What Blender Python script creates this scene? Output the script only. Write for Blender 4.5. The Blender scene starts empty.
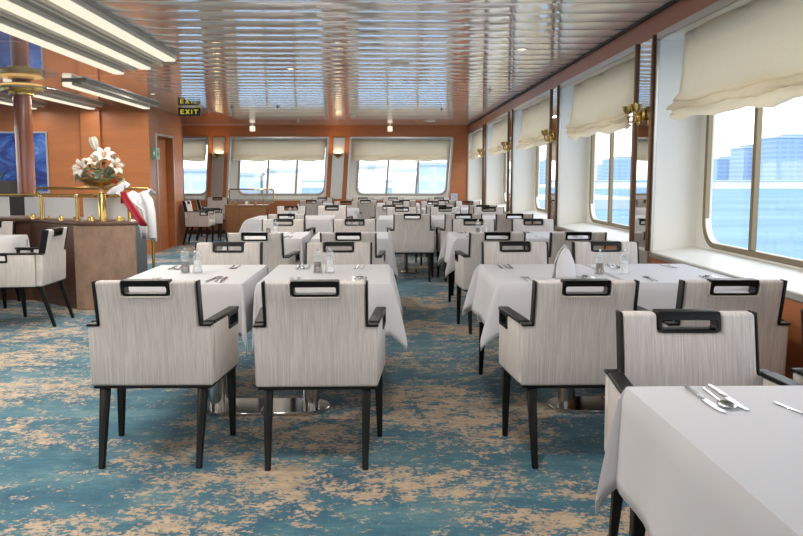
import bpy, bmesh, math, random
from mathutils import Vector, Matrix
random.seed(7)
PI = math.pi
SC = bpy.context.scene
COL = SC.collection
R = math.radians

# ------------------------------------------------------------------ materials
def srgb(c):
    return tuple(((v/255)/12.92 if v/255 <= .04045 else ((v/255+.055)/1.055)**2.4) for v in c)

def newmat(name):
    m = bpy.data.materials.new(name); m.use_nodes = True
    nt = m.node_tree; nt.nodes.clear()
    out = nt.nodes.new('ShaderNodeOutputMaterial')
    return m, nt, out

def N(nt, typ, **kw):
    n = nt.nodes.new(typ)
    for k, v in kw.items():
        if k in n.inputs.keys(): n.inputs[k].default_value = v
        else: setattr(n, k, v)
    return n

def principled(name, col, rough=.5, metal=0., noise=None, bump=None, spec=.5, coat=0., sheen=0.):
    """noise=(scale xyz, amount, detail); bump=(scale xyz, strength)"""
    m, nt, out = newmat(name); L = nt.links
    p = N(nt, 'ShaderNodeBsdfPrincipled')
    c = srgb(col)
    p.inputs['Base Color'].default_value = (*c, 1)
    p.inputs['Roughness'].default_value = rough
    p.inputs['Metallic'].default_value = metal
    p.inputs['Specular IOR Level'].default_value = spec
    p.inputs['Coat Weight'].default_value = coat
    p.inputs['Coat Roughness'].default_value = .08
    if sheen: p.inputs['Sheen Weight'].default_value = sheen
    L.new(p.outputs[0], out.inputs[0])
    if noise or bump:
        tc = N(nt, 'ShaderNodeTexCoord')
    if noise:
        sc, amt, det = noise
        mp = N(nt, 'ShaderNodeMapping'); mp.inputs['Scale'].default_value = sc
        L.new(tc.outputs['Object'], mp.inputs[0])
        nz = N(nt, 'ShaderNodeTexNoise', Scale=1., Detail=det, Roughness=.65); L.new(mp.outputs[0], nz.inputs['Vector'])
        rp = N(nt, 'ShaderNodeValToRGB')
        rp.color_ramp.elements[0].position = .3; rp.color_ramp.elements[1].position = .7
        rp.color_ramp.elements[0].color = (*[v*(1-amt) for v in c], 1)
        rp.color_ramp.elements[1].color = (*[min(1, v*(1+amt)) for v in c], 1)
        L.new(nz.outputs['Fac'], rp.inputs[0]); L.new(rp.outputs[0], p.inputs['Base Color'])
    if bump:
        sc, st = bump
        mp = N(nt, 'ShaderNodeMapping'); mp.inputs['Scale'].default_value = sc
        L.new(tc.outputs['Object'], mp.inputs[0])
        nz = N(nt, 'ShaderNodeTexNoise', Scale=1., Detail=3.); L.new(mp.outputs[0], nz.inputs['Vector'])
        b = N(nt, 'ShaderNodeBump', Strength=st, Distance=.01); L.new(nz.outputs['Fac'], b.inputs['Height'])
        L.new(b.outputs[0], p.inputs['Normal'])
    return m

def emission(name, col, s):
    m, nt, out = newmat(name)
    e = N(nt, 'ShaderNodeEmission', Strength=s); e.inputs[0].default_value = (*srgb(col), 1)
    nt.links.new(e.outputs[0], out.inputs[0]); return m

def glassy(name, tint=(1, 1, 1), refl=.06, haze=0.):
    m, nt, out = newmat(name); L = nt.links
    t = N(nt, 'ShaderNodeBsdfTransparent'); t.inputs[0].default_value = (*tint, 1)
    g = N(nt, 'ShaderNodeBsdfGlossy', Roughness=.02)
    mx = N(nt, 'ShaderNodeMixShader'); mx.inputs[0].default_value = refl
    L.new(t.outputs[0], mx.inputs[1]); L.new(g.outputs[0], mx.inputs[2])
    last = mx
    if haze:
        d = N(nt, 'ShaderNodeBsdfDiffuse'); d.inputs[0].default_value = (.85, .88, .9, 1)
        m2 = N(nt, 'ShaderNodeMixShader'); m2.inputs[0].default_value = haze
        L.new(mx.outputs[0], m2.inputs[1]); L.new(d.outputs[0], m2.inputs[2]); last = m2
    L.new(last.outputs[0], out.inputs[0]); return m

M = {}
M['fabric'] = principled('linen_fabric', (206, 199, 195), .85, noise=((300, 6, 7), .20, 3.), bump=((300, 20, 40), .10), spec=.2)
M['fabric_side'] = principled('linen_fabric_side', (206, 199, 195), .85, noise=((6, 300, 7), .20, 3.), bump=((20, 300, 40), .10), spec=.2)
M['piping'] = principled('piping_fabric', (214, 208, 199), .8, spec=.2)
M['black'] = principled('black_lacquered_wood', (11, 11, 12), .42, spec=.3)
M['cloth'] = principled('white_damask', (210, 209, 213), .7, bump=((9, 9, 9), .10), spec=.25)
M['steel'] = principled('polished_steel', (205, 207, 210), .16, 1.)
M['chrome'] = principled('brushed_chrome', (200, 196, 190), .14, 1.)
M['silver'] = principled('satin_aluminium', (196, 194, 188), .32, .85)
M['brass'] = principled('polished_brass', (214, 182, 112), .22, 1.)
M['bronze'] = principled('bronze_frame', (136, 122, 96), .4, .7)
M['brown_bronze'] = principled('brown_bronze_strip', (128, 94, 68), .32, .6)
M['wood'] = principled('orange_cherry_wood', (180, 113, 70), .38, noise=((1.5, 1.5, 9), .10, 4.), spec=.4)
M['woodh'] = principled('orange_cherry_fascia', (176, 114, 86), .35, noise=((2, 2, 6), .07, 4.), spec=.4)
M['walnut'] = principled('dark_walnut', (88, 60, 46), .4, noise=((3, 3, 30), .25, 4.))
M['burl'] = principled('pale_burl_veneer', (150, 122, 104), .35, noise=((9, 9, 5), .28, 6.))
M['brownwood'] = principled('brown_wood', (140, 96, 62), .42, noise=((4, 4, 40), .2, 4.))
M['white'] = principled('white_painted_panel', (240, 238, 230), .45, spec=.4)
M['offwhite'] = principled('cream_plastic', (232, 229, 216), .4)
M['dark'] = principled('dark_recess', (62, 60, 58), .6)
M['grey'] = principled('warm_grey_metal', (170, 165, 156), .4, .3)
M['mirror'] = principled('mirror_glass', (225, 226, 226), .02, 1.)
M['mirrorb'] = principled('frosted_mirror', (190, 190, 186), .3, .7)
M['columnred'] = principled('red_brown_lacquer', (164, 94, 66), .2, spec=.6, coat=.4)
M['glass'] = glassy('window_glass', (.97, .985, 1.), .05)
M['clear'] = glassy('clear_acrylic', (.93, .95, .96), .18, .1)
M['frost'] = glassy('etched_screen_glass', (.95, .96, .97), .12, .75)
M['pepper'] = principled('peppercorns', (96, 74, 60), .8, noise=((500, 500, 500), .5, 2.))
M['salt'] = principled('salt_grains', (240, 240, 240), .8)
M['petal'] = principled('lily_petal', (205, 202, 192), .55, spec=.3, sheen=.2)
M['leaf'] = principled('green_leaf', (74, 104, 66), .5, noise=((20, 20, 20), .25, 2.))
M['leafb'] = principled('blue_green_leaf', (128, 152, 148), .55, noise=((25, 25, 25), .25, 2.))
M['stamen'] = principled('orange_stamen', (196, 120, 50), .7)
M['red'] = principled('red_cloth', (160, 28, 44), .7)
M['jacket'] = principled('white_cotton', (236, 236, 240), .8, bump=((30, 30, 30), .25), spec=.2)
M['greybox'] = principled('blue_grey_laminate', (96, 104, 112), .5)
M['signblack'] = principled('sign_black', (32, 34, 26), .4)
M['signyellow'] = emission('exit_sign_lit_letters', (226, 214, 70), .32)
M['signgreen'] = principled('sign_green', (60, 160, 120), .4)
M['signpale'] = principled('sign_pale_green', (200, 226, 200), .4)
M['lamp'] = emission('lamp_diffuser', (250, 240, 216), .52)
M['lampwarm'] = emission('warm_bulb_glow', (255, 205, 130), .4)
M['downlight'] = emission('downlight_glow', (255, 226, 180), 3.)
M['paper'] = principled('printed_card', (160, 170, 190), .6, noise=((30, 30, 30), .5, 3.))

def blind_mat():
    m, nt, out = newmat('cream_blind_fabric'); L = nt.links
    tc = N(nt, 'ShaderNodeTexCoord')
    mp = N(nt, 'ShaderNodeMapping'); mp.inputs['Scale'].default_value = (60, 60, 60)
    L.new(tc.outputs['Object'], mp.inputs[0])
    nz = N(nt, 'ShaderNodeTexNoise', Scale=1., Detail=3.); L.new(mp.outputs[0], nz.inputs['Vector'])
    rp = N(nt, 'ShaderNodeValToRGB')
    rp.color_ramp.elements[0].color = (*srgb((246, 236, 214)), 1); rp.color_ramp.elements[1].color = (*srgb((252, 246, 232)), 1)
    L.new(nz.outputs['Fac'], rp.inputs[0])
    d = N(nt, 'ShaderNodeBsdfDiffuse'); t = N(nt, 'ShaderNodeBsdfTranslucent')
    L.new(rp.outputs[0], d.inputs[0]); L.new(rp.outputs[0], t.inputs[0])
    mx = N(nt, 'ShaderNodeMixShader'); mx.inputs[0].default_value = .5
    L.new(d.outputs[0], mx.inputs[1]); L.new(t.outputs[0], mx.inputs[2]); L.new(mx.outputs[0], out.inputs[0])
    return m
M['blind'] = blind_mat()

def carpet_mat():
    m, nt, out = newmat('distressed_teal_carpet'); L = nt.links
    tc = N(nt, 'ShaderNodeTexCoord')
    def noise(scale, det, rough, dist=0., off=(0, 0, 0)):
        mp = N(nt, 'ShaderNodeMapping'); mp.inputs['Scale'].default_value = scale; mp.inputs['Location'].default_value = off
        L.new(tc.outputs['Object'], mp.inputs[0])
        n = N(nt, 'ShaderNodeTexNoise', Scale=1., Detail=det, Roughness=rough, Distortion=dist)
        L.new(mp.outputs[0], n.inputs['Vector']); return n.outputs['Fac']
    def ramp(f, pts):
        r = N(nt, 'ShaderNodeValToRGB'); e = r.color_ramp.elements
        while len(e) < len(pts): e.new(.5)
        for q, (p, c) in zip(e, pts): q.position = p; q.color = (*c, 1)
        L.new(f, r.inputs[0]); return r.outputs[0]
    def math_(op, a, b):
        n = N(nt, 'ShaderNodeMath', operation=op)
        for i, v in enumerate((a, b)):
            if isinstance(v, (int, float)): n.inputs[i].default_value = v
            else: L.new(v, n.inputs[i])
        return n.outputs[0]
    base = ramp(noise((1.6, 2.6, 1), 8, .75), [(.32, srgb((36, 84, 108))), (.5, srgb((58, 108, 126))), (.68, srgb((106, 141, 147)))])
    streak = ramp(noise((9, 34, 1), 4, .7), [(.35, (.70, .76, .80)), (.65, (1.15, 1.1, 1.08))])
    mul = N(nt, 'ShaderNodeMix', data_type='RGBA', blend_type='MULTIPLY'); mul.inputs['Factor'].default_value = .8
    L.new(base, mul.inputs['A']); L.new(streak, mul.inputs['B'])
    big = noise((1.1, 1.35, 1), 3, .6, .2, (3.1, 1.7, 0))
    mid = noise((8, 10, 1), 7, .82, .1)
    fine = noise((40, 52, 1), 3, .7)
    s = math_('ADD', math_('MULTIPLY', big, .78), math_('ADD', math_('MULTIPLY', mid, 1.15), math_('MULTIPLY', fine, .62)))
    mask = ramp(s, [(0., (0, 0, 0)), (1., (1, 1, 1))])
    mr = N(nt, 'ShaderNodeMapRange'); mr.inputs['From Min'].default_value = 1.285; mr.inputs['From Max'].default_value = 1.34
    L.new(s, mr.inputs['Value'])
    sand = ramp(noise((9, 16, 1), 4, .7), [(.3, srgb((156, 138, 119))), (.7, srgb((206, 181, 152)))])
    mx = N(nt, 'ShaderNodeMix', data_type='RGBA'); L.new(mr.outputs[0], mx.inputs['Factor'])
    L.new(mul.outputs['Result'], mx.inputs['A']); L.new(sand, mx.inputs['B'])
    p = N(nt, 'ShaderNodeBsdfPrincipled', Roughness=.9); p.inputs['Specular IOR Level'].default_value = .25
    p.inputs['Sheen Weight'].default_value = .15
    L.new(mx.outputs['Result'], p.inputs['Base Color'])
    b = N(nt, 'ShaderNodeBump', Strength=.25, Distance=.004); L.new(noise((260, 260, 1), 2, .6), b.inputs['Height'])
    L.new(b.outputs[0], p.inputs['Normal'])
    L.new(p.outputs[0], out.inputs[0]); return m
M['carpet'] = carpet_mat()

def ceiling_mat(name, col, rough):
    m, nt, out = newmat(name); L = nt.links
    p = N(nt, 'ShaderNodeBsdfPrincipled', Roughness=rough, Metallic=.0)
    p.inputs['Base Color'].default_value = (*srgb(col), 1)
    p.inputs['Coat Weight'].default_value = 1.; p.inputs['Coat Roughness'].default_value = .03; p.inputs['Coat IOR'].default_value = 1.6
    tc = N(nt, 'ShaderNodeTexCoord'); mp = N(nt, 'ShaderNodeMapping'); mp.inputs['Scale'].default_value = (1.1, 3.1, 1)
    L.new(tc.outputs['Object'], mp.inputs[0])
    nz = N(nt, 'ShaderNodeTexNoise', Scale=1., Detail=1.); L.new(mp.outputs[0], nz.inputs['Vector'])
    b = N(nt, 'ShaderNodeBump', Strength=.12, Distance=.05); L.new(nz.outputs['Fac'], b.inputs['Height'])
    L.new(b.outputs[0], p.inputs['Normal'])
    L.new(p.outputs[0], out.inputs[0]); return m
M['slat'] = ceiling_mat('glossy_ceiling_slats', (250, 243, 233), .09)
M['panelceil'] = ceiling_mat('glossy_ceiling_panels', (222, 214, 206), .07)

def painting_mat():
    m, nt, out = newmat('blue_abstract_paint'); L = nt.links
    tc = N(nt, 'ShaderNodeTexCoord'); mp = N(nt, 'ShaderNodeMapping'); mp.inputs['Scale'].default_value = (1.6, 1, 2.4); mp.inputs['Rotation'].default_value = (0, .6, 0)
    L.new(tc.outputs['Object'], mp.inputs[0])
    nz = N(nt, 'ShaderNodeTexNoise', Scale=1.3, Detail=7., Roughness=.62, Distortion=1.1); L.new(mp.outputs[0], nz.inputs['Vector'])
    rp = N(nt, 'ShaderNodeValToRGB'); e = rp.color_ramp.elements
    e.new(.5); e.new(.6)
    for q, (pp, c) in zip(e, [(.3, (18, 26, 62)), (.46, (36, 62, 140)), (.58, (70, 110, 190)), (.74, (176, 200, 226))]):
        q.position = pp; q.color = (*srgb(c), 1)
    L.new(nz.outputs['Fac'], rp.inputs[0])
    p = N(nt, 'ShaderNodeBsdfPrincipled', Roughness=.4); L.new(rp.outputs[0], p.inputs['Base Color']); L.new(p.outputs[0], out.inputs[0]); return m
M['painting'] = painting_mat()

def facade(name, wall, win, sx, sz):
    m, nt, out = newmat(name); L = nt.links
    tc = N(nt, 'ShaderNodeTexCoord'); mp = N(nt, 'ShaderNodeMapping'); mp.inputs['Rotation'].default_value = (PI/2, 0, 0)
    mp.inputs['Scale'].default_value = (1, 1, 1)
    L.new(tc.outputs['Object'], mp.inputs[0])
    br = N(nt, 'ShaderNodeTexBrick', offset=0.); br.inputs['Scale'].default_value = 1
    br.inputs['Brick Width'].default_value = sx; br.inputs['Row Height'].default_value = sz; br.inputs['Mortar Size'].default_value = min(sx, sz)*.22
    br.inputs['Color1'].default_value = (*srgb(win), 1); br.inputs['Color2'].default_value = (*srgb(win), 1); br.inputs['Mortar'].default_value = (*srgb(wall), 1)
    L.new(mp.outputs[0], br.inputs['Vector'])
    p = N(nt, 'ShaderNodeBsdfPrincipled', Roughness=.8); L.new(br.outputs[0], p.inputs['Base Color']); L.new(p.outputs[0], out.inputs[0]); return m
M['fac_a'] = facade('hazy_blue_facade', (136, 162, 190), (120, 148, 180), 7, 4)  # haze over distance is put into these facade colours
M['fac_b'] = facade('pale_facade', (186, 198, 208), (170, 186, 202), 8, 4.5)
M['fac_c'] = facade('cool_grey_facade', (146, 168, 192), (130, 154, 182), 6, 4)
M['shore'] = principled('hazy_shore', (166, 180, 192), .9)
M['warehouse'] = principled('pale_warehouse', (206, 204, 199), .8, noise=((.1, .1, .1), .1, 2.))

def water_mat():
    m, nt, out = newmat('harbour_water'); L = nt.links
    tc = N(nt, 'ShaderNodeTexCoord'); mp = N(nt, 'ShaderNodeMapping'); mp.inputs['Scale'].default_value = (.02, .05, 1)
    L.new(tc.outputs['Object'], mp.inputs[0])
    nz = N(nt, 'ShaderNodeTexNoise', Scale=1., Detail=6.); L.new(mp.outputs[0], nz.inputs['Vector'])
    rp = N(nt, 'ShaderNodeValToRGB'); rp.color_ramp.elements[0].position = .35; rp.color_ramp.elements[1].position = .65
    rp.color_ramp.elements[0].color = (*srgb((92, 124, 154)), 1); rp.color_ramp.elements[1].color = (*srgb((110, 142, 168)), 1)
    L.new(nz.outputs['Fac'], rp.inputs[0])
    d = N(nt, 'ShaderNodeBsdfDiffuse', Roughness=.4); L.new(rp.outputs[0], d.inputs[0])
    g = N(nt, 'ShaderNodeBsdfGlossy', Roughness=.35)
    mx = N(nt, 'ShaderNodeMixShader'); mx.inputs[0].default_value = .08
    L.new(d.outputs[0], mx.inputs[1]); L.new(g.outputs[0], mx.inputs[2]); L.new(mx.outputs[0], out.inputs[0]); return m
M['water'] = water_mat()

# ------------------------------------------------------------------ mesh helpers
def bm_new(): return bmesh.new()

def box(bm, x0, x1, y0, y1, z0, z1):
    vs = [bm.verts.new(p) for p in ((x0, y0, z0), (x1, y0, z0), (x1, y1, z0), (x0, y1, z0), (x0, y0, z1), (x1, y0, z1), (x1, y1, z1), (x0, y1, z1))]
    fs = [bm.faces.new([vs[i] for i in q]) for q in ((3, 2, 1, 0), (4, 5, 6, 7), (0, 1, 5, 4), (1, 2, 6, 5), (2, 3, 7, 6), (3, 0, 4, 7))]
    return vs, fs

def bevel(bm, w, seg=2, ang=.6):
    bm.normal_update()
    es = [e for e in bm.edges if len(e.link_faces) == 2 and e.calc_face_angle(0) > ang]
    if es: bmesh.ops.bevel(bm, geom=es, offset=w, offset_type='OFFSET', segments=seg, profile=.5, affect='EDGES', clamp_overlap=True)
    return bm

def bxb(x0, x1, y0, y1, z0, z1, w=.004, seg=2):
    bm = bm_new(); box(bm, x0, x1, y0, y1, z0, z1)
    if w: bevel(bm, w, seg)
    return bm

def lathe(bm, prof, n=24, c=(0, 0, 0), cap=True):
    rings = []
    for r, z in prof:
        if r < 1e-6: rings.append([bm.verts.new((c[0], c[1], c[2]+z))])
        else: rings.append([bm.verts.new((c[0]+r*math.cos(2*PI*k/n), c[1]+r*math.sin(2*PI*k/n), c[2]+z)) for k in range(n)])
    for a, b in zip(rings, rings[1:]):
        for k in range(n):
            k2 = (k+1) % n
            if len(a) == 1 and len(b) == 1: continue
            if len(a) == 1: bm.faces.new((a[0], b[k2], b[k]))
            elif len(b) == 1: bm.faces.new((a[k], a[k2], b[0]))
            else: bm.faces.new((a[k], a[k2], b[k2], b[k]))
    if cap:
        if len(rings[0]) > 1: bm.faces.new(rings[0][::-1])
        if len(rings[-1]) > 1: bm.faces.new(rings[-1])
    return bm

def tube(bm, pts, r, n=8, closed=False):
    pts = [Vector(p) for p in pts]; rs = r if isinstance(r, (list, tuple)) else [r]*len(pts)
    rings = []; up = Vector((0, 0, 1)); prev = None
    for i, p in enumerate(pts):
        if closed: t = pts[(i+1) % len(pts)]-pts[i-1]
        else: t = pts[min(i+1, len(pts)-1)]-pts[max(i-1, 0)]
        t.normalize()
        if prev is None:
            a = t.cross(up) if abs(t.dot(up)) < .95 else t.cross(Vector((1, 0, 0)))
        else: a = prev-t*prev.dot(t)
        a.normalize(); b = t.cross(a); prev = a
        rings.append([bm.verts.new(p+rs[i]*(a*math.cos(2*PI*k/n)+b*math.sin(2*PI*k/n))) for k in range(n)])
    pr = list(zip(rings, rings[1:]))
    if closed: pr.append((rings[-1], rings[0]))
    for a, b in pr:
        for k in range(n): bm.faces.new((a[k], a[(k+1) % n], b[(k+1) % n], b[k]))
    if not closed:
        bm.faces.new(rings[0][::-1]); bm.faces.new(rings[-1])
    return bm

def grid_solid(ub, vb, keep, w0, w1, fn):
    """solid made of kept cells of a (u, v) grid between w0 and w1; fn(u,v,w) -> point"""
    bm = bm_new(); vt = {}
    def V(i, j, s):
        k = (i, j, s)
        if k not in vt: vt[k] = bm.verts.new(fn(ub[i], vb[j], (w0, w1)[s]))
        return vt[k]
    ok = lambda i, j: 0 <= i < len(ub)-1 and 0 <= j < len(vb)-1 and keep(i, j)
    for i in range(len(ub)-1):
        for j in range(len(vb)-1):
            if not ok(i, j): continue
            bm.faces.new((V(i, j, 0), V(i+1, j, 0), V(i+1, j+1, 0), V(i, j+1, 0)))
            bm.faces.new((V(i, j+1, 1), V(i+1, j+1, 1), V(i+1, j, 1), V(i, j, 1)))
            if not ok(i, j-1): bm.faces.new((V(i, j, 1), V(i+1, j, 1), V(i+1, j, 0), V(i, j, 0)))
            if not ok(i, j+1): bm.faces.new((V(i, j+1, 0), V(i+1, j+1, 0), V(i+1, j+1, 1), V(i, j+1, 1)))
            if not ok(i-1, j): bm.faces.new((V(i, j, 0), V(i, j+1, 0), V(i, j+1, 1), V(i, j, 1)))
            if not ok(i+1, j): bm.faces.new((V(i+1, j, 1), V(i+1, j+1, 1), V(i+1, j+1, 0), V(i+1, j, 0)))
    bmesh.ops.recalc_face_normals(bm, faces=bm.faces)
    return bm

def rrect(x0, x1, z0, z1, r, n=5):
    rs = r if isinstance(r, (list, tuple)) else (r,)*4      # bl, br, tr, tl
    out = []
    for (cx, cz, a0, q) in ((x0+rs[0], z0+rs[0], PI, rs[0]), (x1-rs[1], z0+rs[1], 1.5*PI, rs[1]), (x1-rs[2], z1-rs[2], 0, rs[2]), (x0+rs[3], z1-rs[3], .5*PI, rs[3])):
        for k in range(n+1):
            a = a0+.5*PI*k/n; out.append((cx+q*math.cos(a), cz+q*math.sin(a)))
    return out

def ring_solid(outer, inner, w0, w1, fn, bm=None):
    bm = bm or bm_new(); n = len(outer)
    L4 = [[bm.verts.new(fn(u, v, w)) for u, v in lp] for lp in (outer, inner) for w in (w0, w1)]
    o0, o1, i0, i1 = L4
    for k in range(n):
        q = (k+1) % n
        bm.faces.new((o0[k], o0[q], i0[q], i0[k])); bm.faces.new((o1[q], o1[k], i1[k], i1[q]))
        bm.faces.new((o0[q], o0[k], o1[k], o1[q])); bm.faces.new((i0[k], i0[q], i1[q], i1[k]))
    bmesh.ops.recalc_face_normals(bm, faces=bm.faces)
    return bm

def prism(poly, z0, z1, bm=None, fn=None):
    bm = bm or bm_new(); fn = fn or (lambda x, y, z: (x, y, z))
    a = [bm.verts.new(fn(x, y, z0)) for x, y in poly]; b = [bm.verts.new(fn(x, y, z1)) for x, y in poly]
    n = len(poly)
    bm.faces.new(a[::-1]); bm.faces.new(b)
    for k in range(n): bm.faces.new((a[k], a[(k+1) % n], b[(k+1) % n], b[k]))
    bmesh.ops.recalc_face_normals(bm, faces=bm.faces)
    return bm

def sheet_with_holes(outer, holes, fn):
    """flat sheet in (u,v) with holes; fn(u,v) -> point"""
    bm = bm_new(); es = []
    for lp in [outer]+holes:
        vs = [bm.verts.new(fn(u, v)) for u, v in lp]
        es += [bm.edges.new((vs[k], vs[(k+1) % len(vs)])) for k in range(len(vs))]
    bmesh.ops.triangle_fill(bm, use_beauty=True, use_dissolve=False, edges=es)
    return bm

def thicken(bm, vec):
    fs = list(bm.faces)
    r = bmesh.ops.extrude_face_region(bm, geom=fs)
    bmesh.ops.translate(bm, vec=vec, verts=[g for g in r['geom'] if isinstance(g, bmesh.types.BMVert)])
    bmesh.ops.recalc_face_normals(bm, faces=bm.faces)
    return bm

def obj(name, bm, m, parent=None, loc=None, smooth=True, ang=.7):
    bm.normal_update()
    if smooth:
        for f in bm.faces: f.smooth = True
        for e in bm.edges:
            if len(e.link_faces) == 2 and e.calc_face_angle(0) > ang: e.smooth = False
    me = bpy.data.meshes.new(name); bm.to_mesh(me); bm.free()
    me.materials.append(M[m] if isinstance(m, str) else m)
    o = bpy.data.objects.new(name, me); COL.objects.link(o)
    if parent: o.parent = parent
    if loc: o.location = loc
    return o

def tag(o, label, cat, group=None, kind=None):
    o['label'] = label; o['category'] = cat
    if group: o['group'] = group
    if kind: o['kind'] = kind
    return o

def thing(name, label, cat, loc=(0, 0, 0), rz=0., group=None):
    o = bpy.data.objects.new(name, None); COL.objects.link(o)
    o.empty_display_size = .1; o.location = loc; o.rotation_euler = (0, 0, rz)
    return tag(o, label, cat, group)

def struct(name, bm, m, label=None, cat=None, parent=None, smooth=True):
    o = obj(name, bm, m, parent, smooth=smooth)
    if parent is None: o['kind'] = 'structure'
    if label: o['label'] = label
    if cat: o['category'] = cat
    return o

def dup(root, loc, rz, label, group=None):
    r = root.copy(); COL.objects.link(r); r.location = loc; r.rotation_euler = (0, 0, rz); r['label'] = label
    if group: r['group'] = group
    for ch in root.children:
        c = ch.copy(); COL.objects.link(c); c.parent = r
        for g in ch.children:
            d = g.copy(); COL.objects.link(d); d.parent = c
    return r

def place(proto, used, loc, rz, label, group):
    """the first call moves the prototype itself, the next ones copy it"""
    if not used:
        used.append(1); proto.location = loc; proto.rotation_euler = (0, 0, rz); proto['label'] = label; proto['group'] = group
        return proto
    return dup(proto, loc, rz, label, group)

# ------------------------------------------------------------------ dimensions of the room
XW = 1.95           # window wall
YB = 18.45          # end wall
ZC = 2.47           # ceiling
XL = -8.6           # far left wall
YR = -4.6           # wall behind
PITCH = 3.13
PIL = [5.99+PITCH*k for k in range(-4, 4)]          # mirror pillar centres on the window wall

# floor and ceiling
struct('floor', bxb(XL-.3, 2.6, YR-.3, YB+.6, -.12, 0, 0), 'carpet', 'teal and blue carpet with worn sand-coloured patches', 'floor', smooth=False)

def slat_ceiling():
    bm = bm_new(); p = .335; y = YR-.2; x0, x1 = -2.98, XW+.0
    prev = None
    prof = []
    while y < YB+.05:
        # one slat: gently bowed pan between narrow grooves
        for t in [i/10 for i in range(11)]:
            yy = y+.006+(p-.012)*t
            zz = ZC+.0048*(4*(t-.5)**2)
            prof.append((yy, zz))
        prof.append((y+p-.004, ZC+.032)); prof.append((y+p+.004, ZC+.032))
        y += p
    a = [bm.verts.new((x0, yy, zz)) for yy, zz in prof]; b = [bm.verts.new((x1, yy, zz)) for yy, zz in prof]
    for k in range(len(prof)-1): bm.faces.new((a[k], b[k], b[k+1], a[k+1]))
    bmesh.ops.recalc_face_normals(bm, faces=bm.faces)
    if bm.faces[:][0].normal.z > 0: bmesh.ops.reverse_faces(bm, faces=bm.faces)
    return bm
struct('ceiling', slat_ceiling(), 'slat', 'glossy slatted metal ceiling reflecting the windows', 'ceiling')
bm = bm_new()
y = YR-.2
while y < 13.7:
    box(bm, XL, -2.985, y+.004, min(y+2.4, 13.7)-.004, ZC+.002, ZC+.02); y += 2.4
bevel(bm, .003, 1)
box(bm, XL, -2.985, 13.7, YB+.05, ZC+.002, ZC+.02)
struct('ceiling_left', bm, 'panelceil', 'smooth glossy ceiling panels over the left side', 'ceiling', smooth=False)
struct('ceiling_deck', bxb(XL-.3, 2.6, YR-.3, YB+.6, ZC+.04, ZC+.2, 0), 'dark', smooth=False)

# ------------------------------------------------------------------ window wall on the right
H0, H1 = .765, 2.262        # recess bottom / top on the wall plane
bm = bm_new()
box(bm, XW, XW+.05, YR, YB, 0, H0-.02)
struct('wall_right', bm, 'wood', 'orange wood dado under the windows on the right', 'wall', smooth=False)
bm = bm_new(); box(bm, XW, XW+.05, YR, YB, H1+.02, ZC-.0)
struct('wall_right_upper', bm, 'woodh', 'orange wood fascia above the right-hand windows', 'wall', smooth=False)
struct('trim_1', bxb(XW-.025, XW+.02, YR, YB-.01, ZC-.02, ZC-.002, 0), 'dark', smooth=False)
bm = bm_new()
for pc in PIL: box(bm, XW, XW+.12, pc-.225, pc+.225, H0-.02, H1+.02)
struct('trim_2', bm, 'white', smooth=False)
# outer hull skin round the recesses
struct('wall_right_outer', bxb(2.36, 2.42, YR, YB+.3, 2.28, 2.6, 0), 'white', smooth=False)

def frame_loops(y0, y1, z0, z1, t, r):
    return rrect(y0, y1, z0, z1, r, 6), rrect(y0+t, y1-t, z0+t, z1-t, max(r-t, .01), 6)

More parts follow.
